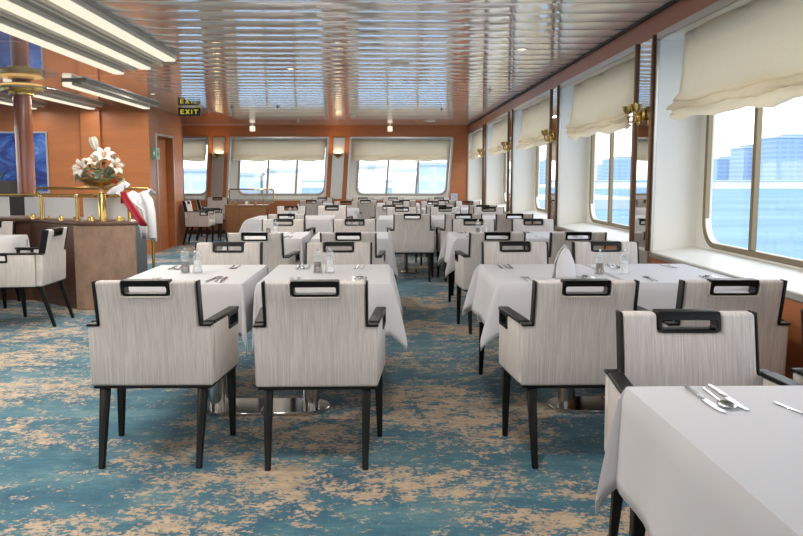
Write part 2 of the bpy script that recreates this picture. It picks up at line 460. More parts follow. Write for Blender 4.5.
def side_window(idx, ya, yb):
    """recess from pillar ya to pillar yb; glazing lies beyond, towards the sea"""
    gx = 2.27
    g0, g1 = yb-.18-2.12, yb-.18
    root = bpy.data.objects.new('window_%d' % idx, None); COL.objects.link(root); root['kind'] = 'structure'
    root['label'] = 'window %s on the right wall, white recess and bronze frame' % ('nearest the camera', 'second along', 'third along', 'fourth along', 'fifth along')[max(0, idx-1)] if idx <= 5 else 'window on the right wall behind the viewer'
    root['category'] = 'window'
    gz0, gz1 = .848, 2.20
    # white recess: back sheet with rounded hole, splayed sides, sloping sill, head
    hole = rrect(g0, g1, gz0, gz1, .17, 6)
    bm = sheet_with_holes([(ya, H0+.02), (yb, H0+.02), (yb, H1), (ya, H1)], [hole], lambda u, v: (gx, u, v))
    thicken(bm, (.04, 0, 0)); obj('recess_back', bm, 'white', root, smooth=False)
    bm = bm_new()
    for (yw, yg) in ((yb, yb-.02), (ya, ya+.02)):
        s = .02 if yw == yb else -.02
        vs = [(XW, yw), (gx, yg), (gx, yg+s), (XW, yw+s)]
        prism(vs, H0-.02, H1+.02, bm)
    prism([(XW, H0-.03), (gx+.03, H0+.02), (gx+.03, H0+.04), (XW, H0-.005)], ya, yb, bm, lambda x, z, y: (x, y, z))
    prism([(XW, H1+.02), (gx+.03, H1+.02), (gx+.03, H1), (XW, H1)], ya, yb, bm, lambda x, z, y: (x, y, z))
    bmesh.ops.recalc_face_normals(bm, faces=bm.faces)
    obj('reveal', bm, 'white', root, smooth=False)
    o, i = frame_loops(g0-.035, g1+.035, gz0-.035, gz1+.035, .036, .19)
    bm = ring_solid(o, i, gx-.012, gx+.03, lambda u, v, w: (w, u, v)); bevel(bm, .006, 1)
    fr = obj('window_frame', bm, 'bronze', root)
    for k in (1, 2):
        yy = g0+(g1-g0)*k/3
        obj('mullion', bxb(gx-.008, gx+.03, yy-.019, yy+.019, gz0, gz1, .004, 1), 'bronze', root)
    bm = bm_new(); box(bm, gx+.012, gx+.018, g0, g1, gz0, gz1)
    obj('pane', bm, 'glass', root, smooth=False)
    # satin metal edging of the recess and the rail along the sill
    bm = bm_new()
    box(bm, XW-.012, XW+.01, ya, yb, H1, H1+.05); box(bm, XW-.012, XW+.01, yb-.02, yb, H0, H1); box(bm, XW-.012, XW+.01, ya, ya+.02, H0, H1)
    bevel(bm, .003, 1)
    obj('recess_edging', bm, 'silver', root)
    obj('sill_rail', bxb(XW-.014, XW+.02, ya, yb, H0-.045, H0-.01, .005, 1), 'silver', root)
    return root

def roman_blind(label, group, u0, u1, zt, zb, fn, sag=.0, seed=0, sub=34):
    """fabric panel with stacked folds along its lower third; fn(u, depth, z) -> point, depth towards the room"""
    rnd = random.Random(seed)
    root = thing('roman_blind', label, 'blind', group=group)
    prof = [(0, zt), (.004, zt-.13), (.012, zt-.26), (.028, zb+.17)]
    prof += [(.062, zb+.125), (.066, zb+.112), (.036, zb+.108), (.032, zb+.118),
             (.040, zb+.108), (.078, zb+.075), (.080, zb+.062), (.044, zb+.060), (.040, zb+.07), (.046, zb+.058),
             (.070, zb+.03), (.064, zb+.008), (.05, zb)]
    bm = bm_new(); rows = []
    nz = [rnd.uniform(-1, 1) for _ in range(sub+6)]
    for k in range(sub+1):
        s = k/sub; u = u0+(u1-u0)*s
        row = []
        for j, (d, z) in enumerate(prof):
            low = max(0, (zt-z)/(zt-zb))
            scal = -sag*4*s*(1-s)*low**2 + .007*low*math.sin(s*11+seed)+.010*low**3*math.sin(s*23+1.7*seed+j*.4)+.004*nz[k]*low
            dd = d*1.05*(1+.35*math.sin(s*9+seed*2+j*.3)*low)+.006*math.sin(s*17+seed)
            row.append(bm.verts.new(fn(u, dd, z+scal)))
        rows.append(row)
    for a, b in zip(rows, rows[1:]):
        for j in range(len(prof)-1): bm.faces.new((a[j], a[j+1], b[j+1], b[j]))
    o = obj('blind_fabric', bm, 'blind', root, ang=3.2)
    md = o.modifiers.new('t', 'SOLIDIFY'); md.thickness = .003
    bm = bm_new()
    ps = [fn(u0, -.012, zt-.02), fn(u1, -.012, zt-.02)]
    tube(bm, ps, .012, 8)
    obj('head_rail', bm, 'silver', root)
    return root

nth = ['nearest the camera', 'second from the camera', 'third from the camera', 'fourth from the camera', 'in the far corner of the side wall']
n = 0
for k in range(len(PIL)):
    pb = PIL[k]; ya = pb-PITCH+.225; yb = pb-.225
    order = k-4                                 # 0 = window nearest to us in view
    if k == 0: continue
    idx = order+1 if order >= 0 else 9+k
    w = side_window(idx, ya, yb)
    if order >= 0:
        roman_blind('cream roman blind over the side-wall window '+nth[order], 'roman blinds on the window side', ya+.13, yb-.29, H1-.0, 1.70, lambda u, d, z: (2.03-d, u, z), .03 if order == 0 else .01, seed=order+1)
w = side_window(5, PIL[-1]+.225, YB-.03)
w['label'] = 'last window on the right wall, in the far corner'
roman_blind('cream roman blind over the side-wall window '+nth[4], 'roman blinds on the window side', PIL[-1]+.33, YB-.12, H1, 1.70, lambda u, d, z: (2.03-d, u, z), .01, seed=9)

# mirror pillars and their sconces
def mirror_panel(label, group):
    r = thing('mirror_panel', label, 'mirror', group=group)
    return r
pw = ['nearest pillar on the window wall', 'second pillar on the window wall', 'third pillar on the window wall', 'fourth pillar on the window wall, close to the far corner']
pw2 = ['nearest window-wall pillar', 'second window-wall pillar', 'third window-wall pillar', 'fourth window-wall pillar, near far corner']
def side_sconce(label, group):
    r = thing('wall_sconce', label, 'wall lamp', group=group)
    bm = bm_new(); lathe(bm, [(0, 0), (.05, 0), (.052, .008), (.04, .016), (0, .016)], 20)
    bmesh.ops.rotate(bm, matrix=Matrix.Rotation(-PI/2, 3, 'Y'), verts=bm.verts); obj('back_plate', bm, 'brass', r)
    for s in (-1, 1):
        bm = bm_new(); tube(bm, [(-.012, 0, -.01), (-.05, s*.03, -.05), (-.08, s*.075, -.05), (-.085, s*.09, -.02), (-.085, s*.09, .015)], .008, 8)
        a = obj('arm', bm, 'brass', r)
        bm = bm_new(); lathe(bm, [(0, .01), (.02, .012), (.034, .03), (.044, .06), (.047, .066), (.043, .066), (.03, .036), (0, .02)], 18, (-.085, s*.09, 0)); obj('cup', bm, 'brass', a)
        bm = bm_new(); lathe(bm, [(0, .02), (.012, .03), (.016, .05), (.010, .07), (0, .08)], 12, (-.085, s*.09, 0)); obj('bulb', bm, 'lampwarm', a)
    bm = bm_new(); lathe(bm, [(0, -.09), (.012, -.08), (.018, -.06), (.012, -.04), (.02, -.02), (.012, .02), (0, .03)], 14, (-.03, 0, 0)); obj('finial', bm, 'brass', r)
    return r
proto_sconce = None; su = []
for q, pc in enumerate([p for p in PIL if p > 5]):
    r = thing('mirror_panel', 'tall bronze-edged mirror strip on '+pw2[q], 'mirror', (XW-.001, pc, 0), 0, 'mirrors on the window-wall pillars')
    obj('mirror_glass', bxb(-.012, -.001, -.165, .165, .78, H1+.03, 0), 'mirror', r, smooth=False)
    bm = bm_new()
    for s in (-1, 1): obj('side_strip', bxb(-.03, -.001, s*.19-.015, s*.19+.015, .76, H1+.04, .004, 1), 'brown_bronze', r)
    obj('plinth', bxb(-.02, 0, -.2, .2, .0, .755, .003, 1), 'grey', r)
    lab = 'gold twin-arm wall lamp on '+pw2[q]
    if proto_sconce is None: proto_sconce = side_sconce(lab, 'gold wall lamps on the window side')
    place(proto_sconce, su, (XW-.018, pc-.0, 1.76), 0, lab, 'gold wall lamps on the window side')

# ------------------------------------------------------------------ end wall with three windows
SH = .07                                    # windows and mirrors lean a little
def shx(x, z): return x+SH*(z-1.5)
W_OUT = [(-6.33, -4.01), (-3.51, -1.305), (-.765, 1.53)]      # frame outer edges at mid height
ZW0, ZW1 = .86, 2.175
def end_outline(a, b, z0, z1, r): return [(shx(x, z), z) for x, z in rrect(a, b, z0, z1, r, 6)]
outer = [(XL, 0), (XW+.05, 0), (XW+.05, ZC), (XL, ZC)]
holes = [end_outline(a, b, .80, ZW1, .04) for a, b in W_OUT]
bm = sheet_with_holes(outer, holes, lambda u, v: (u, YB, v)); thicken(bm, (0, .05, 0))
struct('wall_back', bm, 'wood', 'orange wood end wall with three wide windows', 'wall', smooth=False)
def end_window(idx, a, b, label):
    root = bpy.data.objects.new('window_%d' % idx, None); COL.objects.link(root); root['kind'] = 'structure'; root['label'] = label; root['category'] = 'window'
    yg = YB+.30; g0, g1 = a+.19, b-.03
    hole = end_outline(g0, g1, .90, 2.12, .16)
    bm = sheet_with_holes(end_outline(a-.03, b+.05, .77, 2.21, .04), [hole], lambda u, v: (u, yg, v)); thicken(bm, (0, .04, 0)); obj('recess_back', bm, 'white', root, smooth=False)
    o = end_outline(a, b, .80, ZW1, .04); n_ = len(o); bm = bm_new()
    v0 = [bm.verts.new((u, YB, v)) for u, v in o]; v1 = [bm.verts.new((u, yg, v)) for u, v in o]
    for k in range(n_): bm.faces.new((v0[k], v0[(k+1) % n_], v1[(k+1) % n_], v1[k]))
    rv = obj('reveal', bm, 'white', root); md = rv.modifiers.new('t', 'SOLIDIFY'); md.thickness = .01
    bm = ring_solid(end_outline(a-.035, b+.035, .765, ZW1+.035, .05), end_outline(a, b, .80, ZW1, .04), YB-.012, YB+.01, lambda u, v, w: (u, w, v)); obj('edging', bm, 'silver', root)
    bm = ring_solid(end_outline(g0-.03, g1+.03, .87, 2.15, .18), end_outline(g0+.02, g1-.02, .92, 2.10, .14), yg-.025, yg+.03, lambda u, v, w: (u, w, v)); bevel(bm, .006, 1); obj('window_frame', bm, 'grey', root)
    for k in (1, 2):
        x = g0+(g1-g0)*k/3
        bm = prism([(shx(x-.024, .9), .9), (shx(x+.024, .9), .9), (shx(x+.024, 2.12), 2.12), (shx(x-.024, 2.12), 2.12)], yg-.015, yg+.03, None, lambda u, v, w: (u, w, v)); obj('mullion', bm, 'grey', root)
    bm = prism([(shx(g0, .9), .9), (shx(g1, .9), .9), (shx(g1, 2.12), 2.12), (shx(g0, 2.12), 2.12)], yg+.010, yg+.016, None, lambda u, v, w: (u, w, v)); obj('pane', bm, 'glass', root, smooth=False)
labs = ['left end-wall window, half hidden by the orange wall', 'middle end-wall window of three panes', 'right end-wall window of three panes']
for k, (a, b) in enumerate(W_OUT):
    end_window(6+k, a, b, labs[k])
    roman_blind('cream roman blind over the '+labs[k].split(',')[0].split(' of ')[0], 'roman blinds on the end wall', a+.04, b-.04, 2.155, 1.665,
                lambda u, d, z: (shx(u, z), YB+.075-d*.9, z), 0, seed=20+k, sub=26)
# mirrors and half-bowl lamps between the end windows
for x, lab in ((-3.76, 'left and middle end windows'), (-1.035, 'middle and right end windows')):
    r = thing('mirror_panel', 'narrow mirror panel between the '+lab, 'mirror', group='mirror panels on the end wall')
    def q(u, v, w): return (shx(u, v), w, v)
    bm = prism([(x-.115, .80), (x+.115, .80), (x+.115, 2.19), (x-.115, 2.19)], YB-.012, YB-.001, None, q); obj('mirror_glass', bm, 'mirrorb', r, smooth=False)
    for s in (-1, 1):
        bm = prism([(x+s*.123-.008, .80), (x+s*.123+.008, .80), (x+s*.123+.008, 2.19), (x+s*.123-.008, 2.19)], YB-.018, YB-.001, None, q); obj('edge_strip', bm, 'silver', r)
    bx = shx(x, 1.76)
    r = thing('wall_sconce', 'gold half-bowl uplight between the '+lab, 'wall lamp', (bx, YB-.012, 1.74), 0, 'half-bowl lamps on the end wall')
    bm = bm_new(); lathe(bm, [(0, 0), (.04, .006), (.085, .035), (.115, .08), (.12, .09), (.112, .09), (.08, .045), (0, .014)], 28, (0, -.128, 0)); obj('bowl', bm, 'brass', r)
    obj('bracket', bxb(-.03, .03, -.07, 0, -.02, .02, .006), 'brass', r)
    bm = bm_new(); lathe(bm, [(0, .03), (.03, .035), (.035, .06), (.02, .08), (0, .085)], 14, (0, -.128, 0)); obj('bulb', bm, 'lampwarm', r)
    l = bpy.data.lights.new('uplight', 'AREA'); l.shape = 'DISK'; l.size = .14; l.energy = 1.0; l.color = (1, .66, .36)
    lo = bpy.data.objects.new('uplight', l); COL.objects.link(lo); lo.location = (bx, YB-.14, 1.835); lo.rotation_euler = (PI-.25, 0, 0)
struct('baseboard_back', bxb(XL, XW, YB-.015, YB, 0, .09, .003, 1), 'walnut')

# ------------------------------------------------------------------ inner orange block, left and rear walls
bm = bm_new()
# side face (X=-3.9) with door recess
def core():
    bm = sheet_with_holes([(13.6, 0), (15.85, 0), (15.85, ZC), (13.6, ZC)], [[(14.02, .002), (15.1, .002), (15.1, 2.02), (14.02, 2.02)]], lambda u, v: (-3.9, u, v))
    thicken(bm, (-.14, 0, 0))
    box(bm, -9., -3.9002, 13.59, 13.599, 0, ZC)
    box(bm, -9., -3.9, 15.8, 15.86, 0, ZC)
    bmesh.ops.recalc_face_normals(bm, faces=bm.faces)
    return bm
struct('wall_inner', core(), 'wood', 'orange wood block wall with a door on its side', 'wall', smooth=False)
d = struct('door_1', bxb(-4.06, -4.02, 14.02, 15.1, .005, 2.02, .003, 1), 'wood', 'orange wood door set into the side of the inner wall', 'door')
obj('door_frame', grid_solid([14.0, 14.03, 15.09, 15.12], [0.0, 2.01, 2.05], lambda i, j: j == 1 or i in (0, 2), -3.9, -3.885, lambda u, v, w: (w, u, v)), 'silver', d)
bm = bm_new(); tube(bm, [(-4.02, 14.15, 1.0), (-3.975, 14.15, 1.0), (-3.975, 14.28, 1.0)], .01, 8); obj('door_handle', bm, 'steel', d)
struct('trim_3', bxb(-5.0, -4.68, 13.52, 13.6, 0, ZC, .004, 1), 'wood')
# wall behind and wall at far left carry windows too
def big_wall(name, outer, holes, fn, vec, m):
    bm = sheet_with_holes(outer, holes, fn); thicken(bm, vec); return struct(name, bm, m, smooth=False)
big_wall('wall_front', [(XL, 0), (2.4, 0), (2.4, ZC), (XL, ZC)], [rrect(x, x+2.2, .75, 2.2, .15) for x in (-8.2, -5.6, -3.0, -.4)], lambda u, v: (u, YR, v), (0, -.1, 0), 'wood')
big_wall('wall_left', [(YR, 0), (YB, 0), (YB, ZC), (YR, ZC)], [rrect(y, y+2.3, .75, 2.2, .15) for y in (5.5, 8.5, 11.2, 16)], lambda u, v: (XL, u, v), (-.1, 0, 0), 'wood')

# painting
r = thing('painting', 'blue and white abstract painting on the orange wall behind the column', 'painting')
obj('canvas', bxb(-7.6, -5.60, 13.57, 13.595, 1.06, 2.02, 0), 'painting', r, smooth=False)
bm = ring_solid(rrect(-7.63, -5.57, 1.03, 2.05, .005, 2), rrect(-7.6, -5.60, 1.06, 2.02, .004, 2), 13.56, 13.598, lambda u, v, w: (u, w, v)); obj('picture_frame', bm, 'silver', r)

# emergency signs by the door
for y0, c1, lab in ((13.72, 'signgreen', 'green emergency sign with white arrow, left of the door'), (14.2-.27+.03, 'signpale', 'pale green notice beside the emergency sign')):
    r = thing('wall_sign', lab, 'sign', (-3.899, y0, 1.60))
    obj('sign_plate', bxb(.0, .012, 0, .2, 0, .2, .002, 1), c1, r)
    c2 = 'salt' if c1 == 'signgreen' else 'signgreen'
    bm = bm_new(); prism([(.04, .08), (.10, .08), (.10, .04), (.16, .10), (.10, .16), (.10, .12), (.04, .12)], .012, .014, bm, lambda u, v, w: (w, u, v)); obj('pictogram', bm, c2, r, smooth=False)

# EXIT sign
r = thing('exit_sign', 'black hanging EXIT sign with yellow letters under the ceiling', 'sign', (-3.24, 13.7, 2.317))
obj('sign_box', bxb(-.185, .185, -.02, .02, 0, .135, .005), 'signblack', r)
bm = bm_new()
for s in (-1, 1): tube(bm, [(s*.12, 0, .13), (s*.12, 0, .17)], .006, 8)
obj('hanger', bm, 'silver', r)
bm = bm_new()
def bar(x0, x1, z0, z1): box(bm, x0, x1, -.026, -.0205, z0, z1)
def slant(xa, za, xb, zb, t=.011):
    prism([(xa-t, za), (xa+t, za), (xb+t, zb), (xb-t, zb)], -.026, -.0205, bm, lambda u, v, w: (u, w, v))
z0, z1 = .03, .105
bar(-.145, -.13, z0, z1); bar(-.145, -.085, z0, z0+.014); bar(-.145, -.085, z1-.014, z1); bar(-.145, -.095, .06, .074)
slant(-.055, z0, .0, z1); slant(0, z0, -.055, z1)
bar(.035, .05, z0, z1)
bar(.075, .15, z1-.014, z1); bar(.105, .12, z0, z1)
obj('lettering', bm, 'signyellow', r, smooth=False)

# ------------------------------------------------------------------ ceiling fixtures
def linear_light(label, x, y0, y1, n_ribs=2, group='long ceiling lights', hw=.33, watt=3.4):
    r = thing('linear_ceiling_light', label, 'ceiling light', (x, 0, ZC), 0, group)
    obj('housing', bxb(-.068, hw, y0, y1-.05, -.022, .0, 0), 'grey', r, smooth=False)
    bm = bxb(-.055, .06, y0, y1, -.075, -.022, .012, 2); obj('diffuser', bm, 'lamp', r)
    obj('reflector_lip', bxb(.062, .072, y0, y1-.02, -.06, -.022, .002, 1), 'offwhite', r)
    for k in range(n_ribs): obj('louvre_rib', bxb(.175+.06*k, .20+.06*k, y0, y1-.05-.25*k, -.05, -.022, .004, 1), 'offwhite', r)
    l = bpy.data.lights.new('tube_light', 'AREA'); l.shape = 'RECTANGLE'; l.size = .1; l.size_y = y1-y0; l.energy = watt*(y1-y0); l.color = (1, .95, .87)
    lo = bpy.data.objects.new('tube_light', l); COL.objects.link(lo); lo.location = (x, (y0+y1)/2, ZC-.082)
    return r
linear_light('long cream ceiling light, leftmost and lowest of the three near ones', -2.84, 1.2, 8.86)
linear_light('long cream ceiling light, middle of the three near ones', -2.44, 1.2, 8.46)
linear_light('long cream ceiling light, nearest the ceiling slats', -2.04, 1.2, 7.88, 0, hw=.1)
linear_light('short cream ceiling light in front of the inner wall, nearest the exit sign', -3.84, 10.0, 13.3, 1, hw=.24, watt=3.)
linear_light('short cream ceiling light between the column and the painting wall', -4.76, 10.45, 13.4, 1, hw=.24, watt=3.)
linear_light('short cream ceiling light at far left behind the column', -5.7, 10.6, 13.4, 1, hw=.24, watt=3.)

def dot(name, label, x, y, prof, m, cat, group, part=None):
    r = thing(name, label, cat, (x, y, ZC), 0, group)
    bm = bm_new(); lathe(bm, prof, 20); obj('body', bm, m, r)
    if part:
        bm = bm_new(); lathe(bm, part[0], 16); obj(part[2], bm, part[1], r)
sp_prof = [(0, 0), (.032, 0), (.034, -.006), (.016, -.012), (.01, -.03), (.02, -.036), (.018, -.042), (0, -.042)]
for (x, y, lab) in ((.993, 10.89, 'ceiling sprinkler right of the aisle, nearest'), (1.45, 11.0, 'ceiling sprinkler nearest the window fascia'), (1.024, 14.06, 'ceiling sprinkler ahead of the right end window'), (1.416, 13.65, 'ceiling sprinkler near the far right corner'),
                    (-1.763, 13.72, 'ceiling sprinkler in the bright reflection of the middle window'), (-1.78, 17.1, 'ceiling sprinkler close to the middle end window'), (-3.02, 14.36, 'ceiling sprinkler right of the exit sign'), (-2.54, 13.74, 'ceiling sprinkler between exit sign and middle window reflection')):
    dot('ceiling_sprinkler', lab, x, y, [(a, b) for a, b in sp_prof], 'steel', 'sprinkler', 'ceiling sprinklers')
dot('smoke_detector', 'white smoke detector on the ceiling before the end wall', -.586, 15.44, [(0, 0), (.06, 0), (.06, -.02), (.045, -.045), (0, -.05)], 'offwhite', 'smoke detector', None)
for x, y, lab in ((.17, 8.52, 'flat pale disc standing in for a ceiling reflection over the aisle'), (.99, 17.0, 'flat pale disc standing in for a ceiling reflection near the far right corner')):  # pale discs added in place of reflections in the glossy ceiling
    dot('reflection_disc', lab, x, y, [(0, 0), (.11, 0), (.11, -.008), (.095, -.014), (0, -.014)], 'offwhite', 'painted reflection', 'painted ceiling reflections')
for i, (x, y, lab) in enumerate(((1.281, 7.51, 'lit round downlight by the window fascia'),)):
    dot('downlight', lab, x, y, [(0, 0), (.055, 0), (.055, -.006), (.045, -.008), (.04, -.002)], 'silver', 'downlight', None, ([(0, -.003), (.04, -.003)], 'downlight', 'lens'))
for x, lab in ((-2.9, 'small white spot box over the middle end window'), (.16, 'small white spot box over the right end window')):
    r = thing('spot_light', lab, 'spot light', (x, 18.1, ZC), 0, 'white spot boxes at the end wall')
    obj('spot_body', bxb(-.055, .055, -.05, .05, -.16, -.045, .01), 'lamp', r); obj('mount', bxb(-.02, .02, -.02, .02, -.05, 0, .003), 'offwhite', r)

# ------------------------------------------------------------------ dining chair
def chair_lean(z): return -.012*(z-.36)/.28 if z < .64 else -.012-.21*(z-.64)
def make_chair():
    r = thing('dining_chair', 'x', 'chair', group='dining chairs')
    xb = [-.276, -.222, -.107, .107, .222, .276]; zb = [.36, .5, .64, .78, .845]
    def keep(i, j):
        if j <= 1: return True
        if i in (0, 4): return False
        if j == 3 and i == 2: return False
        return True
    bm = grid_solid(xb, zb, keep, -.25, -.19, lambda u, v, w: (u, w+chair_lean(v), v)); bevel(bm, .014, 3, .9)
    bk = obj('backrest', bm, 'fabric', r)
    # light piping round the handle cut-out
    bm = bm_new(); tube(bm, [(x, -.253+chair_lean(z), z) for x, z in ((-.113, .838), (-.113, .785), (-.106, .774), (.106, .774), (.113, .785), (.113, .838))], .004, 6); obj('piping', bm, 'piping', bk)
    o = rrect(-.105, .105, .779, .849, (.016, .016, .004, .004), 4); i = rrect(-.092, .092, .789, .821, .008, 4)
    bm = ring_solid(o, i, -.256, -.189, lambda u, v, w: (u, w+chair_lean(v), v)); bevel(bm, .002, 1, 1.2)
    obj('handle_frame', bm, 'black', r)
    for s in (-1, 1):
        bm = grid_solid([.2225, .2325, .2785], [.637, .648, .846], lambda i, j: i == 0 or j == 0, -.254, -.196, lambda u, v, w: (s*u, w+chair_lean(v), v)); bevel(bm, .003, 1, .9)
        obj('edge_trim', bm, 'black', r)
    sp_x = lambda y:   .034*(y+.2)/.4            # arms and seat widen towards the front
    for s in (-1, 1):
        yb = [-.192, .03, .185, .2]; zb2 = [.36, .545, .575, .637]
        bm = grid_solid(yb, zb2, lambda i, j: not (j == 2 and i == 1), .230, .277, lambda u, v, w: (s*(w+sp_x(u)), u, v)); bevel(bm, .010, 2, .9)
        sp = obj('side_panel', bm, 'fabric_side', r)
        bm = bxb(.228, .281, -.2, .204, .637, .653, .004, 1)
        ot = rrect(.026, .19, .568, .640, .012, 4); it = rrect(.042, .174, .584, .628, .008, 4)
        ring_solid(ot, it, .229, .280, lambda u, v, w: (w, u, v), bm)
        for v_ in bm.verts: v_.co.x = s*(v_.co.x+sp_x(v_.co.y))
        bmesh.ops.recalc_face_normals(bm, faces=bm.faces)
        obj('arm_rail', bm, 'black', sp)
    bm = prism([(-.226, -.195), (.226, -.195), (.264, .205), (-.264, .205)], .362, .475); bevel(bm, .03, 4); obj('seat', bm, 'fabric', r)
    bm = prism([(-.266, -.243), (.266, -.243), (.301, .196), (-.301, .196)], .347, .3605); bevel(bm, .003, 1); obj('base_frame', bm, 'black', r)
    for sx in (-1, 1):
        for (xt, xf, yt, yf) in ((.222, .217, -.215, -.315), (.275, .281, .165, .145)):
            bm = bm_new(); a = .021; b = .013; cx = sx*xt; fx = sx*xf
            t = [bm.verts.new((cx+p*a, yt+q*a, .348)) for p, q in ((-1, -1), (1, -1), (1, 1), (-1, 1))]
            f = [bm.verts.new((fx+p*b, yf+q*b, .0)) for p, q in ((-1, -1), (1, -1), (1, 1), (-1, 1))]
            bm.faces.new(t); bm.faces.new(f[::-1])
            for k in range(4): bm.faces.new((f[k], f[(k+1) % 4], t[(k+1) % 4], t[k]))
            bmesh.ops.recalc_face_normals(bm, faces=bm.faces); bevel(bm, .004, 1)
            obj('leg', bm, 'black', r)
    return r
CH = make_chair(); cu = []
def chair(x, y, rz, label, group):
    return place(CH, cu, (x, y, 0), rz+R(random.uniform(-1.2, 1.2)), label, group)

# ------------------------------------------------------------------ table, cloth
PO = -.2
def table(label, x0, x1, y0, y1, ped, toward, group):
    """ped: column x; the base plate runs from a round end to the square end at `toward`"""
    cx, cy = (x0+x1)/2, (y0+y1)/2
    r = thing('dining_table', label, 'table', (cx, cy, 0), 0, group)
    obj('tabletop', bxb(x0-cx, x1-cx, y0-cy, y1-cy, .705, .735, .006), 'brownwood', r)
    bm = bm_new(); lathe(bm, [(.047, .022), (.047, .69), (.09, .70), (.09, .705)], 28, (ped-cx, PO, 0)); obj('column', bm, 'chrome', r)
    s = 1 if toward > ped else -1; w = .145
    pts = [(toward-cx, -w)] + [((ped-cx)-s*(-.035+w*math.sin(a)), -w*math.cos(a)) for a in [PI*k/14 for k in range(15)]] + [(toward-cx, w)]
    bm = prism([(px_, py_+PO) for px_, py_ in pts], 0, .022); bevel(bm, .005, 1, 1.); obj('base_plate', bm, 'chrome', r)
    return r

def cloth(label, x0, x1, y0, y1, fl, ov=.27, seed=0, group=None):
    """fl: flare of the (+x, +y, -x, -y) sides"""
    rnd = random.Random(seed)
    cx, cy = (x0+x1)/2, (y0+y1)/2; a, b = (x1-x0)/2+.004, (y1-y0)/2+.004
    bm = bm_new(); NS, NF, NT = 15, 12, 9
    per = []        # (corner/edge point, out-dir fn, reach, side weight)
    dirs = [(1, 0), (0, 1), (-1, 0), (0, -1)]
    corners = [(a, -b), (a, b), (-a, b), (-a, -b)]
    ph = [rnd.uniform(0, 6) for _ in range(8)]
    for s in range(4):
        p0, p1 = Vector(corners[s]), Vector(corners[(s+1) % 4])
        nx = Vector(dirs[s])
        for k in range(NS+1):
            t = k/NS; p = p0.lerp(p1, t)
            wav = .012*math.sin(t*7+ph[s])+.008*math.sin(t*15+ph[s+4])
            edge = .5*(abs(2*t-1)**3)
            per.append((p, nx, ov, fl[s]*(1-.9*edge)+(wav if fl[s] > .02 else wav*.15)))
        n2 = Vector(dirs[(s+1) % 4])
        for k in range(1, NF):
            f = .5*PI*k/NF
            reach = ov/max(math.cos(f), math.sin(f))
            reach = ov+(reach-ov)*.92
            f1, f2 = fl[s], fl[(s+1) % 4]
            q = math.sin(2*f)**3
            o = nx*math.cos(f)*(f1*(.55+2.3*q))+n2*math.sin(f)*(f2*(.55+2.3*q))
            mag = o.length; per.append((p1, o.normalized() if mag > 0 else nx, reach, mag))
    n = len(per); rings = []
    for t_ in range(NT+1):
        t = t_/NT; ring = []
        for (p, nd, reach, fl_) in per:
            L = reach*t
            out = fl_*(t**.8)+(.008 if fl_ > .006 else .003)*min(1, L/.02)
            out = min(out, L*.8)
            z = .7425-math.sqrt(max(0, L*L-out*out))
            if t_ == 0: out, z = 0, .7425
            ring.append(bm.verts.new((cx+p.x+nd.x*out, cy+p.y+nd.y*out, z)))
        rings.append(ring)
    for r0, r1 in zip(rings, rings[1:]):
        for k in range(n): bm.faces.new((r0[k], r0[(k+1) % n], r1[(k+1) % n], r1[k]))
    # top as a grid-free cap
    bm.faces.new(rings[0][::-1])
    bmesh.ops.remove_doubles(bm, verts=bm.verts, dist=.0006)
    bmesh.ops.recalc_face_normals(bm, faces=bm.faces)
    o = obj('tablecloth', bm, 'cloth', ang=.62)
    md = o.modifiers.new('t', 'SOLIDIFY'); md.thickness = .004; md.offset = 1
    return tag(o, label, 'tablecloth', group)

# ------------------------------------------------------------------ tableware
ZT = .747
def make_fork():
    r = thing('dinner_fork', 'x', 'fork')
    bm = prism([(-.003, .03), (.003, .03), (.0048, -.09), (.004, -.105), (-.004, -.105), (-.0048, -.09)], 0, .0028); bevel(bm, .0008, 1); obj('handle', bm, 'steel', r)
    bm = prism([(-.003, .03), (-.011, .05), (-.011, .066), (.011, .066), (.011, .05), (.003, .03)], .0005, .003)
    for k in range(4): prism([(-.011+.0062*k, .065), (-.011+.0062*k+.0034, .065), (-.011+.0062*k+.0028, .10), (-.011+.0062*k+.0008, .10)], .0008, .003, bm)
    obj('tines', bm, 'steel', r); return r
def make_knife():
    r = thing('dinner_knife', 'x', 'knife')
    bm = prism([(-.0055, .0), (.0055, 0), (.0065, -.10), (.004, -.112), (-.004, -.112), (-.0065, -.10)], 0, .006); bevel(bm, .0018, 1); obj('handle', bm, 'steel', r)
    bm = prism([(-.007, 0), (.007, 0), (.009, .03), (.009, .09), (.004, .115), (-.004, .122), (-.007, .10)], .001, .003); obj('blade', bm, 'steel', r); return r
def make_spoon():
    r = thing('dessert_spoon', 'x', 'spoon')
    bm = prism([(-.0025, .04), (.0025, .04), (.0048, -.085), (.004, -.098), (-.004, -.098), (-.0048, -.085)], .001, .0036); bevel(bm, .0008, 1); obj('handle', bm, 'steel', r)
    bm = bm_new(); n = 18
    c = bm.verts.new((0, .07, .0005)); r1 = [bm.verts.new((.012*math.cos(2*PI*k/n), .07+.02*math.sin(2*PI*k/n), .0018)) for k in range(n)]
    r2 = [bm.verts.new((.0205*math.cos(2*PI*k/n), .07+.033*math.sin(2*PI*k/n), .0075)) for k in range(n)]
    for k in range(n): bm.faces.new((c, r1[k], r1[(k+1) % n])); bm.faces.new((r1[k], r2[k], r2[(k+1) % n], r1[(k+1) % n]))
    o = obj('bowl', bm, 'steel', r); md = o.modifiers.new('t', 'SOLIDIFY'); md.thickness = .0015; return r
